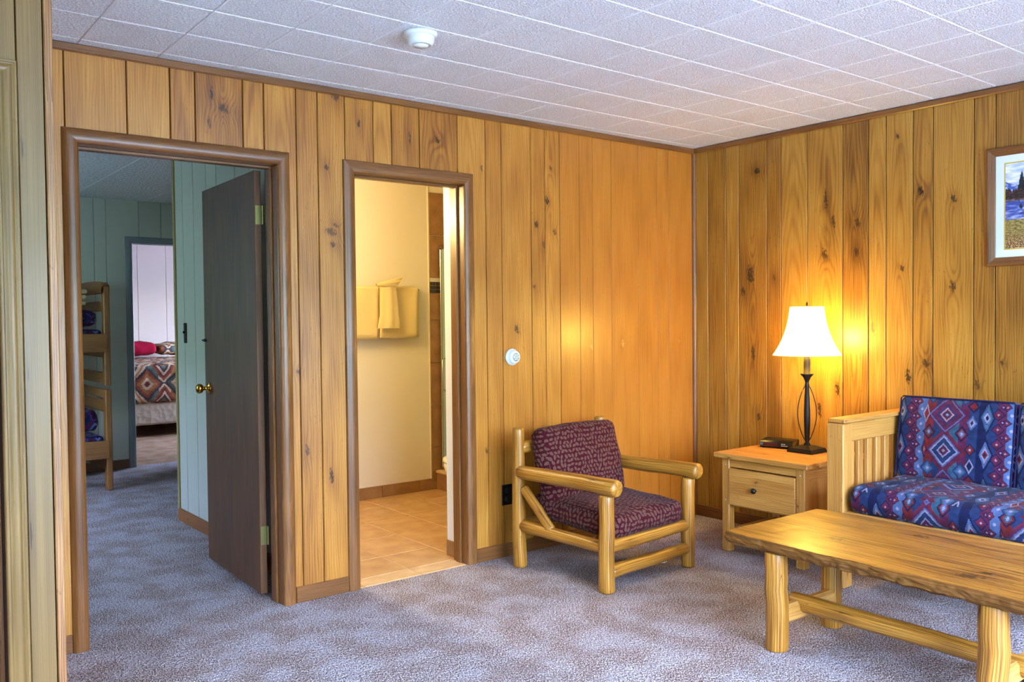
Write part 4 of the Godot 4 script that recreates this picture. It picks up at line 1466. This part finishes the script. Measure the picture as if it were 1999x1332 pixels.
func build_nightstand() -> void:
	var c := thing("nightstand", "pine nightstand with one drawer in the corner beside the sofa", "nightstand", Vector3(-0.59, 0, 0.69))
	# local: front face at x = 0 looking to -x, left front leg at z = 0
	var W := 0.53
	var D := 0.52
	var legw := 0.05
	for e in [[0.0, 0.0], [0.0, W - legw], [D - legw, 0.0], [D - legw, W - legw]]:
		var st := new_st(false)
		bbox(st, Vector3(e[0] + legw * 0.5, 0.265, e[1] + legw * 0.5), Vector3(legw, 0.53, legw), 0.004, 1, Vector2(e[0], e[1]))
		part("leg", st, M.pine, c)
	# top of joined boards
	for k in 5:
		var st := new_st(false)
		var w := 0.58 / 5
		bbox(st, Vector3(-0.03 + w * (k + 0.5), 0.544, W * 0.5), Vector3(w - 0.001, 0.028, W + 0.07), 0.003, 2, Vector2(k * 0.13, 0.1 * k))
		part("top_board", st, M.pine, c)
	var boxes := [
		["apron", Vector3(0.018, 0.505, W * 0.5), Vector3(0.02, 0.05, W - 2 * legw), 2],
		["apron", Vector3(D * 0.5, 0.497, 0.02), Vector3(D - 2 * legw, 0.065, 0.02), 0],
		["apron", Vector3(D * 0.5, 0.497, W - 0.02), Vector3(D - 2 * legw, 0.065, 0.02), 0],
		["side_panel", Vector3(D * 0.5, 0.36, 0.025), Vector3(D - 2 * legw, 0.21, 0.012), 1],
		["side_panel", Vector3(D * 0.5, 0.36, W - 0.025), Vector3(D - 2 * legw, 0.21, 0.012), 1],
		["back_panel", Vector3(D - 0.02, 0.36, W * 0.5), Vector3(0.012, 0.33, W - 2 * legw), 1],
		["drawer_bottom", Vector3(D * 0.5, 0.262, W * 0.5), Vector3(D - 0.06, 0.012, W - 2 * legw - 0.01), 2],
		["side_rail", Vector3(D * 0.5, 0.10, 0.025), Vector3(D - 2 * legw, 0.05, 0.02), 0],
		["side_rail", Vector3(D * 0.5, 0.10, W - 0.025), Vector3(D - 2 * legw, 0.05, 0.02), 0],
		["back_rail", Vector3(D - 0.025, 0.10, W * 0.5), Vector3(0.02, 0.05, W - 2 * legw), 2],
		["front_rail", Vector3(0.025, 0.065, W * 0.5), Vector3(0.02, 0.045, W - 2 * legw), 2],
	]
	var n := 0
	for b in boxes:
		var st := new_st(false)
		bbox(st, b[1], b[2], 0.003, b[3], Vector2(n * 0.11, n * 0.07))
		part(b[0], st, M.pine, c)
		n += 1
	var st := new_st(false)
	bbox(st, Vector3(0.006, 0.372, W * 0.5), Vector3(0.024, 0.205, W - 2 * legw - 0.006), 0.003, 2, Vector2(0.17, 0.2))
	var dr := part("drawer", st, M.pine, c)
	st = new_st(true)
	lathe(st, [Vector2(0, 0.028), Vector2(0.010, 0.027), Vector2(0.016, 0.021), Vector2(0.0155, 0.015), Vector2(0.008, 0.009), Vector2(0.008, 0.0)], 18, Vector3.ZERO, true)
	var kb := part("knob", st, M.black, dr, "dark round knob")
	kb.position = Vector3(-0.006, 0.372, W * 0.5 - 0.035)
	kb.rotation.z = PI * 0.5
	for e in [[0.49, 0.025], [0.29, 0.025], [0.08, 0.025], [0.49, W - 0.025], [0.29, W - 0.025]]:
		st = new_st(true)
		lathe(st, [Vector2(0, 0.003), Vector2(0.004, 0.002), Vector2(0.006, 0.0)], 10, Vector3.ZERO, true)
		var sc := part("screw", st, M.steel_screw, c)
		sc.position = Vector3(0.0, e[0], e[1])
		sc.rotation.z = PI * 0.5

func build_lamp() -> void:
	var c := thing("table_lamp", "lit table lamp with white bell shade on a dark iron stem, on the nightstand", "table lamp", Vector3(-0.235, 0.558, 1.005), deg_to_rad(0.0))
	var st := new_st(false)
	# stepped pyramid foot
	for e in [[0.0, 0.012, 0.078, 0.078], [0.012, 0.024, 0.076, 0.070], [0.024, 0.040, 0.066, 0.026]]:
		var q0 := []
		var q1 := []
		for k in 4:
			var d: Vector3 = [Vector3(-1, 0, -1), Vector3(1, 0, -1), Vector3(1, 0, 1), Vector3(-1, 0, 1)][k]
			q0.append(d * e[2] + Vector3(0, e[0], 0))
			q1.append(d * e[3] + Vector3(0, e[1], 0))
		for k in 4:
			var j := (k + 1) % 4
			poly(st, [q0[k], q0[j], q1[j], q1[k]], [Vector2.ZERO, Vector2.ZERO, Vector2.ZERO, Vector2.ZERO], q0[k] + q0[j])
		poly(st, q1, [Vector2.ZERO, Vector2.ZERO, Vector2.ZERO, Vector2.ZERO], Vector3.UP)
		poly(st, q0, [Vector2.ZERO, Vector2.ZERO, Vector2.ZERO, Vector2.ZERO], Vector3.DOWN)
	part("foot", st, M.iron, c)
	st = new_st(true)
	lathe(st, [Vector2(0.020, 0.038), Vector2(0.018, 0.046), Vector2(0.010, 0.055), Vector2(0.012, 0.066), Vector2(0.0145, 0.10), Vector2(0.0175, 0.18), Vector2(0.0175, 0.22), Vector2(0.015, 0.30), Vector2(0.011, 0.365), Vector2(0.013, 0.373), Vector2(0.013, 0.382), Vector2(0.010, 0.388), Vector2(0.012, 0.40), Vector2(0.020, 0.42), Vector2(0.036, 0.438), Vector2(0.037, 0.442), Vector2(0.018, 0.442), Vector2(0.018, 0.50), Vector2(0.018, 0.548), Vector2(0.0, 0.548)], 20)
	part("stem", st, M.iron, c)
	for s in [-1, 1]:
		st = new_st(true)
		var path := []
		var rad := []
		for k in 17:
			var v := k / 16.0
			var r := 0.008 + 0.042 * pow(sin(v * PI), 0.8)
			path.append(Vector3(r * s * 0.62, 0.062 + v * 0.315, r * s * 0.79))
			rad.append(0.0028)
		tube(st, path, rad, 8)
		part("bow_wire", st, M.iron, c)
	# bell shade, open above and below
	st = new_st(true)
	var prof := []
	for k in 17:
		var v := k / 16.0
		prof.append(Vector2(0.092 + 0.030 * v + 0.064 * pow(v, 2.6), 0.818 - 0.272 * v))
	lathe(st, prof, 48)
	var inner := []
	for p in prof:
		inner.append(Vector2(p.x - 0.0025, p.y))
	lathe(st, inner, 48, Vector3.ZERO, true)
	part("shade", st, M.shade, c)
	st = new_st(true)
	lathe(st, [Vector2(0.003, 0.80), Vector2(0.003, 0.822), Vector2(0.008, 0.826), Vector2(0.006, 0.835), Vector2(0.003, 0.842), Vector2(0.0, 0.848)], 12)
	part("finial", st, M.iron, c)
	for s in [-1, 1]:
		st = new_st(true)
		var path := []
		var rad := []
		for k in 13:
			var v := k / 12.0
			path.append(Vector3(0, 0.545 + v * 0.26, s * 0.052 * pow(sin(v * PI), 0.6)))
			rad.append(0.0018)
		tube(st, path, rad, 6)
		part("harp", st, M.old_brass, c)
	for k in 3:
		st = new_st(true)
		var a := k * TAU / 3
		tube(st, [Vector3(0, 0.806, 0), Vector3(cos(a) * 0.091, 0.810, sin(a) * 0.091)], [0.0015, 0.0015], 6)
		part("spider", st, M.old_brass, c)
	st = new_st(true)
	var bp := [Vector2(0.0, 0.548), Vector2(0.013, 0.55), Vector2(0.013, 0.575), Vector2(0.022, 0.60), Vector2(0.030, 0.63), Vector2(0.028, 0.65), Vector2(0.018, 0.667), Vector2(0.0, 0.672)]
	lathe(st, bp, 20)
	part("bulb", st, M.bulb, c)
	var l := OmniLight3D.new()
	l.name = "glow"
	l.position = Vector3(0, 0.635, 0)
	l.light_color = Color(1.0, 0.84, 0.36)
	l.light_energy = 0.55
	l.light_size = 0.028
	l.omni_range = 12.0
	l.omni_attenuation = 2.0
	l.shadow_enabled = true
	c.add_child(l)

func build_sofa() -> void:
	var c := thing("sofa", "pine slatted sofa with blue and maroon south-western patterned cushions", "sofa", Vector3(-0.72, 0, 1.43))
	# local: x to the wall, z along the sofa
	var L := 1.90
	var D := 0.68
	for e in [0.0, L - 0.09]:
		for x in [0.0, D - 0.07]:
			var st := new_st(false)
			bbox(st, Vector3(x + 0.04, 0.40, e + 0.045), Vector3(0.08, 0.80, 0.09), 0.005, 1, Vector2(x, e))
			part("post", st, M.pine, c)
		var st2 := new_st(false)
		bbox(st2, Vector3(D * 0.5 + 0.03, 0.757, e + 0.045), Vector3(D - 0.13, 0.105, 0.045), 0.004, 0, Vector2(0.2, e))
		part("arm_rail", st2, M.pine, c)
		st2 = new_st(false)
		bbox(st2, Vector3(D * 0.5 + 0.01, 0.812, e + 0.045), Vector3(D + 0.0, 0.02, 0.092), 0.004, 0, Vector2(0.4, e))
		part("arm_cap", st2, M.pine, c)
		st2 = new_st(false)
		bbox(st2, Vector3(D * 0.5 + 0.03, 0.33, e + 0.045), Vector3(D - 0.13, 0.10, 0.045), 0.004, 0, Vector2(0.6, e))
		part("arm_rail", st2, M.pine, c)
		for k in 6:
			st2 = new_st(false)
			bbox(st2, Vector3(0.135 + k * 0.083, 0.54, e + 0.045), Vector3(0.045, 0.36, 0.022), 0.003, 1, Vector2(k * 0.09, 0.3 * k))
			part("slat", st2, M.pine, c)
	for b in [["front_rail", Vector3(0.035, 0.31, L * 0.5), Vector3(0.03, 0.13, L - 0.18)], ["back_rail", Vector3(D - 0.04, 0.31, L * 0.5), Vector3(0.03, 0.13, L - 0.18)], ["back_rail", Vector3(D - 0.04, 0.74, L * 0.5), Vector3(0.03, 0.10, L - 0.18)], ["deck", Vector3(D * 0.5, 0.36, L * 0.5), Vector3(D - 0.12, 0.02, L - 0.18)]]:
		var st := new_st(false)
		bbox(st, b[1], b[2], 0.004, 2)
		part(b[0], st, M.pine, c)
	var cw := (L - 0.19) / 3.0
	for k in 3:
		var z := 0.095 + cw * (k + 0.5)
		var st := new_st(true)
		var s: MeshInstance3D
		if k < 2:
			cushion(st, Vector3(0.64, 0.135, cw * 1.5 - 0.006), 0.06, Vector3(0.012, 0.014, 0.0), 41 + k, 0.010)
			s = part("seat_cushion", st, M.kilim, c)
			s.position = Vector3(0.315, 0.438, 0.095 + cw * 1.5 * (k + 0.5))
		st = new_st(true)
		cushion(st, Vector3(0.13, 0.42, cw - 0.004), 0.035, Vector3(0.02, 0.0, 0.0), 51 + k, 0.006)
		s = part("back_cushion", st, M.kilim, c)
		s.position = Vector3(D - 0.13, 0.695, z)
		s.rotation.z = deg_to_rad(-9.0)
		st = new_st(true)
		var hx := -0.058
		var hy := 0.205
		var hz := cw * 0.5 - 0.008
		tube(st, [Vector3(hx, -hy, -hz), Vector3(hx, hy - 0.01, -hz), Vector3(hx, hy, -hz + 0.01), Vector3(hx, hy, hz - 0.01), Vector3(hx, hy - 0.01, hz), Vector3(hx, -hy, hz)], [0.004, 0.004, 0.004, 0.004, 0.004, 0.004], 8)
		part("piping", st, M.piping, s)

func build_coffee_table() -> void:
	var c := thing("coffee_table", "rustic coffee table with a live edged slab top on log legs", "coffee table", Vector3(-1.31, 0, 2.19), deg_to_rad(-1.0))
	# slab: rows along z, live edge on the -x side
	var n := noise(88, FastNoiseLite.TYPE_SIMPLEX_SMOOTH, 3)
	var st := new_st(true)
	var se := new_st(true)
	var top := 0.432
	var bot := 0.385
	var N := 150
	var rows := []
	for k in N + 1:
		var v := k / float(N)
		var z := lerpf(-0.655, 0.655, v)
		var f := -0.345 + 0.012 * n.get_noise_2d(z * 3.0, 1.0) + 0.004 * n.get_noise_2d(z * 22.0, 2.0) + 0.028 * pow(absf(v * 2 - 1), 10.0)
		var b := 0.345 + 0.008 * n.get_noise_2d(z * 3.0, 7.0) - 0.02 * pow(absf(v * 2 - 1), 10.0)
		var th := 0.006 * n.get_noise_2d(z * 9.0, 5.0)
		rows.append([z, f, b, bot + th])
	var P := []
	var U := []
	for r in rows:
		var row := PackedVector3Array()
		var ur := PackedVector2Array()
		for j in 17:
			var x := lerpf(r[1] + 0.006, r[2] - 0.006, j / 16.0)
			row.append(Vector3(x, top + 0.0012 * n.get_noise_2d(x * 30.0, r[0] * 4.0), r[0]))
			ur.append(Vector2(x + 0.37, r[0] + 0.7))
		P.append(row)
		U.append(ur)
	grid(st, P, U)
	P = []
	U = []
	for r in rows:
		P.append(PackedVector3Array([Vector3(r[2] - 0.01, r[3], r[0]), Vector3(r[1] + 0.02, r[3], r[0])]))
		U.append(PackedVector2Array([Vector2(0.7, r[0]), Vector2(0, r[0])]))
	grid(st, P, U)
	# end faces close the slab between its two live edges
	var PE := [[0.0, -0.006], [0.05, -0.001], [0.16, 0.003], [0.28, 0.006], [0.4, 0.008], [0.52, 0.009], [0.64, 0.009], [0.76, 0.006], [0.88, 0.0], [1.0, -0.02]]
	for zz in [0, N]:
		var r: Array = rows[zz]
		var sgn := -1.0 if zz == 0 else 1.0
		P = []
		U = []
		for e in PE:
			var row := PackedVector3Array()
			var ur := PackedVector2Array()
			var x0 := slab_edge_x(n, r, 0, e, top)
			var x1 := slab_edge_x(n, r, 1, e, top)
			for j in 9:
				var inside := 0.0 if j == 0 or j == 8 or e[0] == 0.0 or e[0] == 1.0 else 1.0
				row.append(Vector3(lerpf(x0, x1, j / 8.0), lerpf(top, r[3], e[0]), r[0] + sgn * 0.004 * inside))
				ur.append(Vector2(e[0] * 0.05, lerpf(0.2, 0.9, j / 8.0)))
			P.append(row)
			U.append(ur)
		grid(st, P, U, sgn < 0)
	part("top", st, M.slab, c)
	for side in 2:
		P = []
		U = []
		for e in PE:
			var row := PackedVector3Array()
			var ur := PackedVector2Array()
			for r in rows:
				row.append(Vector3(slab_edge_x(n, r, side, e, top), lerpf(top, r[3], e[0]), r[0]))
				ur.append(Vector2(e[0] * 0.3, r[0]))
			P.append(row)
			U.append(ur)
		grid(se, P, U, side == 0)
	part("live_edge", se, M.slab_edge, c, "rough grey brown bark edge")
	var legs := [[-0.31, -0.415, 0.045], [0.09, -0.43, 0.042], [-0.29, 0.40, 0.048], [0.11, 0.40, 0.044]]
	var k2 := 0
	for l in legs:
		st = new_st(true)
		log_shape(st, Vector3(l[0], 0, l[1]), Vector3(l[0], 0.388, l[1]), l[2], l[2] * 0.96, 61 + k2, 0.2, 0.1)
		part("leg", st, M.log, c)
		k2 += 1
	for z in [-0.42, 0.40]:
		st = new_st(false)
		bbox(st, Vector3(-0.10, 0.13, z), Vector3(0.36, 0.075, 0.045), 0.012, 0)
		part("cross_bar", st, M.pine, c)
	st = new_st(true)
	log_shape(st, Vector3(-0.15, 0.155, -0.46), Vector3(-0.12, 0.145, 0.45), 0.036, 0.034, 70)
	part("stretcher", st, M.log, c)

func slab_edge_x(n: FastNoiseLite, r: Array, side: int, e: Array, top: float) -> float:
	var y := lerpf(top, r[3], e[0])
	var rough := 0.0
	if e[0] > 0.1 and e[0] < 0.95:
		rough = 0.014 * n.get_noise_3d(r[0] * 9.0, y * 170.0, 3.0) + 0.006 * n.get_noise_3d(r[0] * 45.0, y * 260.0, 8.0)
	return r[1 + side] + (-1.0 if side == 0 else 1.0) * (e[1] + rough)

func build_picture() -> void:
	var c := thing("framed_picture", "brown wood framed landscape print with white mat above the sofa", "picture", Vector3(0, 1.85, 2.24))
	var w := 0.37
	var h := 0.29
	var fw := 0.042
	# mitred frame, profile from the inner to the outer edge
	for side in 4:
		var st := new_st(true)
		var P := []
		var U := []
		for e in [[0.0, 0.002], [0.0, 0.012], [0.004, 0.015], [0.018, 0.016], [0.030, 0.022], [0.038, 0.022], [0.042, 0.016], [0.042, 0.0]]:
			var a: float = w - fw + e[0]
			var b: float = h - fw + e[0]
			var row := PackedVector3Array()
			var ur := PackedVector2Array()
			for k in 2:
				var s := -1.0 if k == 0 else 1.0
				var p := Vector3(-e[1], b, a * s) if side == 0 else (Vector3(-e[1], -b, -a * s) if side == 1 else (Vector3(-e[1], b * s, -a) if side == 2 else Vector3(-e[1], -b * s, a)))
				row.append(p)
				ur.append(Vector2(e[0] * 1.0, s * (a if side < 2 else b) + side * 0.37))
			P.append(row)
			U.append(ur)
		grid(st, P, U, true)
		part("frame_side", st, M.trim, c)
	var st := new_st(false)
	bbox(st, Vector3(-0.004, 0, 0), Vector3(0.006, (h - fw) * 2 + 0.01, (w - fw) * 2 + 0.01), 0.0)
	part("mat_board", st, M.mat_board, c)
	var pw := w - fw - 0.045
	var phh := h - fw - 0.042
	st = new_st(false)
	bbox(st, Vector3(-0.0075, 0, 0), Vector3(0.001, phh * 2 + 0.012, pw * 2 + 0.012), 0.0)
	part("gold_liner", st, M.gold, c)
	st = new_st(false)
	var q := [Vector3(-0.0085, -phh, -pw), Vector3(-0.0085, -phh, pw), Vector3(-0.0085, phh, pw), Vector3(-0.0085, phh, -pw)]
	poly(st, q, [Vector2(0, 1), Vector2(1, 1), Vector2(1, 0), Vector2(0, 0)], Vector3.LEFT)
	part("print", st, M.print, c, "photograph of a lake with conifers, snowy peaks and dry grass")

func build_small_things() -> void:
	var st: SurfaceTool
	# smoke detector
	var s := thing("smoke_detector", "round white smoke detector on the tiled ceiling", "smoke detector", Vector3(-2.715, H, 0.93))
	st = new_st(true)
	lathe(st, [Vector2(0.0, 0.0), Vector2(0.064, 0.0), Vector2(0.066, -0.004), Vector2(0.065, -0.012), Vector2(0.058, -0.016), Vector2(0.053, -0.017)], 36, Vector3.ZERO, true)
	part("base", st, M.plastic, s)
	st = new_st(true)
	lathe(st, [Vector2(0.053, -0.015), Vector2(0.053, -0.028), Vector2(0.050, -0.040), Vector2(0.044, -0.048), Vector2(0.036, -0.050), Vector2(0.035, -0.046), Vector2(0.030, -0.046), Vector2(0.029, -0.053), Vector2(0.0, -0.055)], 36, Vector3.ZERO, true)
	part("cap", st, M.plastic, s)
	# round tap light on the panelling
	var t := thing("night_light", "round white battery night light on the panelling above the armchair", "night light", Vector3(-1.555, 1.112, 0.0))
	st = new_st(true)
	lathe(st, [Vector2(0.0, 0.0), Vector2(0.046, 0.0), Vector2(0.047, 0.006), Vector2(0.044, 0.012), Vector2(0.040, 0.013), Vector2(0.038, 0.026), Vector2(0.034, 0.035), Vector2(0.027, 0.040), Vector2(0.024, 0.040)], 32)
	var b := part("housing", st, M.plastic, t)
	b.rotation.x = PI * 0.5
	st = new_st(true)
	lathe(st, [Vector2(0.024, 0.038), Vector2(0.022, 0.041), Vector2(0.012, 0.044), Vector2(0.0, 0.045)], 24)
	b = part("lens", st, M.plastic_grey, t)
	b.rotation.x = PI * 0.5
	for k in 7:
		st = new_st(true)
		var a := k * TAU / 6.0
		var r := 0.0 if k == 6 else 0.013
		lathe(st, [Vector2(0.0045, 0.042), Vector2(0.004, 0.046), Vector2(0.0, 0.048)], 10, Vector3(cos(a) * r, 0, sin(a) * r))
		b = part("diode", st, M.white, t)
		b.rotation.x = PI * 0.5
	# outlet behind the chair
	var o := thing("outlet", "black power outlet low on the panelling behind the armchair", "outlet", Vector3(-1.60, 0.345, 0.0))
	st = new_st(false)
	bbox(st, Vector3(0, 0, 0.003), Vector3(0.072, 0.115, 0.006), 0.002)
	part("plate", st, M.black, o)
	for y in [-0.024, 0.024]:
		st = new_st(true)
		lathe(st, [Vector2(0.0165, 0.0), Vector2(0.0165, 0.0085), Vector2(0.0155, 0.0095), Vector2(0.0, 0.0095)], 20)
		b = part("socket", st, M.iron, o)
		b.rotation.x = PI * 0.5
		b.position = Vector3(0, y, 0)
	# clock radio
	var c := thing("clock_radio", "small black clock radio on the nightstand beside the lamp", "clock radio", Vector3(-0.20, 0.558, 0.80), deg_to_rad(16.0))
	# front looks to -x
	st = new_st(true)
	var P := []
	var U := []
	for e in [[-0.055, 0.004], [-0.060, 0.012], [-0.058, 0.034], [-0.050, 0.044], [0.050, 0.050], [0.058, 0.044], [0.058, 0.004], [-0.055, 0.004]]:
		P.append(PackedVector3Array([Vector3(e[0], e[1], -0.095), Vector3(e[0], e[1], 0.095)]))
		U.append(PackedVector2Array([Vector2.ZERO, Vector2.ZERO]))
	grid(st, P, U, true)
	for z in [-0.095, 0.095]:
		var pts := []
		var uvs := []
		for k in 7:
			pts.append(P[k][0 if z < 0 else 1])
			uvs.append(Vector2.ZERO)
		poly(st, pts, uvs, Vector3(0, 0, z))
	part("case", st, M.black, c)
	st = new_st(false)
	bbox(st, Vector3(-0.0595, 0.023, -0.035), Vector3(0.003, 0.018, 0.085), 0.0005)
	part("display", st, M.red_led, c)
	for k in 5:
		st = new_st(false)
		bbox(st, Vector3(-0.0605, 0.028 if k < 2 else 0.018, 0.035 + (k % 3) * 0.013), Vector3(0.001, 0.004, 0.010), 0.0)
		part("marking", st, M.white_ink, c)
	for z in [-0.08, 0.08]:
		for x in [-0.045, 0.045]:
			st = new_st(true)
			lathe(st, [Vector2(0.006, 0.0), Vector2(0.006, 0.005), Vector2(0.0, 0.005)], 8, Vector3(x, 0, z))
			part("foot", st, M.black, c)
	# crumpled scrap of paper under the chair
	var pp := thing("paper_scrap", "tiny crumpled white paper scrap on the carpet under the armchair", "paper", Vector3(-1.05, 0.002, 0.66))
	st = new_st(false)
	P = []
	U = []
	for i in 6:
		var row := PackedVector3Array()
		var ur := PackedVector2Array()
		for j in 9:
			var a := TAU * j / 8
			var v := PI * i / 5
			var r := 0.016 * (1.0 + 0.4 * sin(j * 3.0 + i * 2.0))
			if j == 8:
				r = 0.016 * (1.0 + 0.4 * sin(i * 2.0))
			row.append(Vector3(cos(a) * sin(v) * r * 1.3, 0.008 - cos(v) * 0.008, sin(a) * sin(v) * r))
			ur.append(Vector2.ZERO)
		P.append(row)
		U.append(ur)
	grid(st, P, U)
	part("scrap", st, M.white, pp)
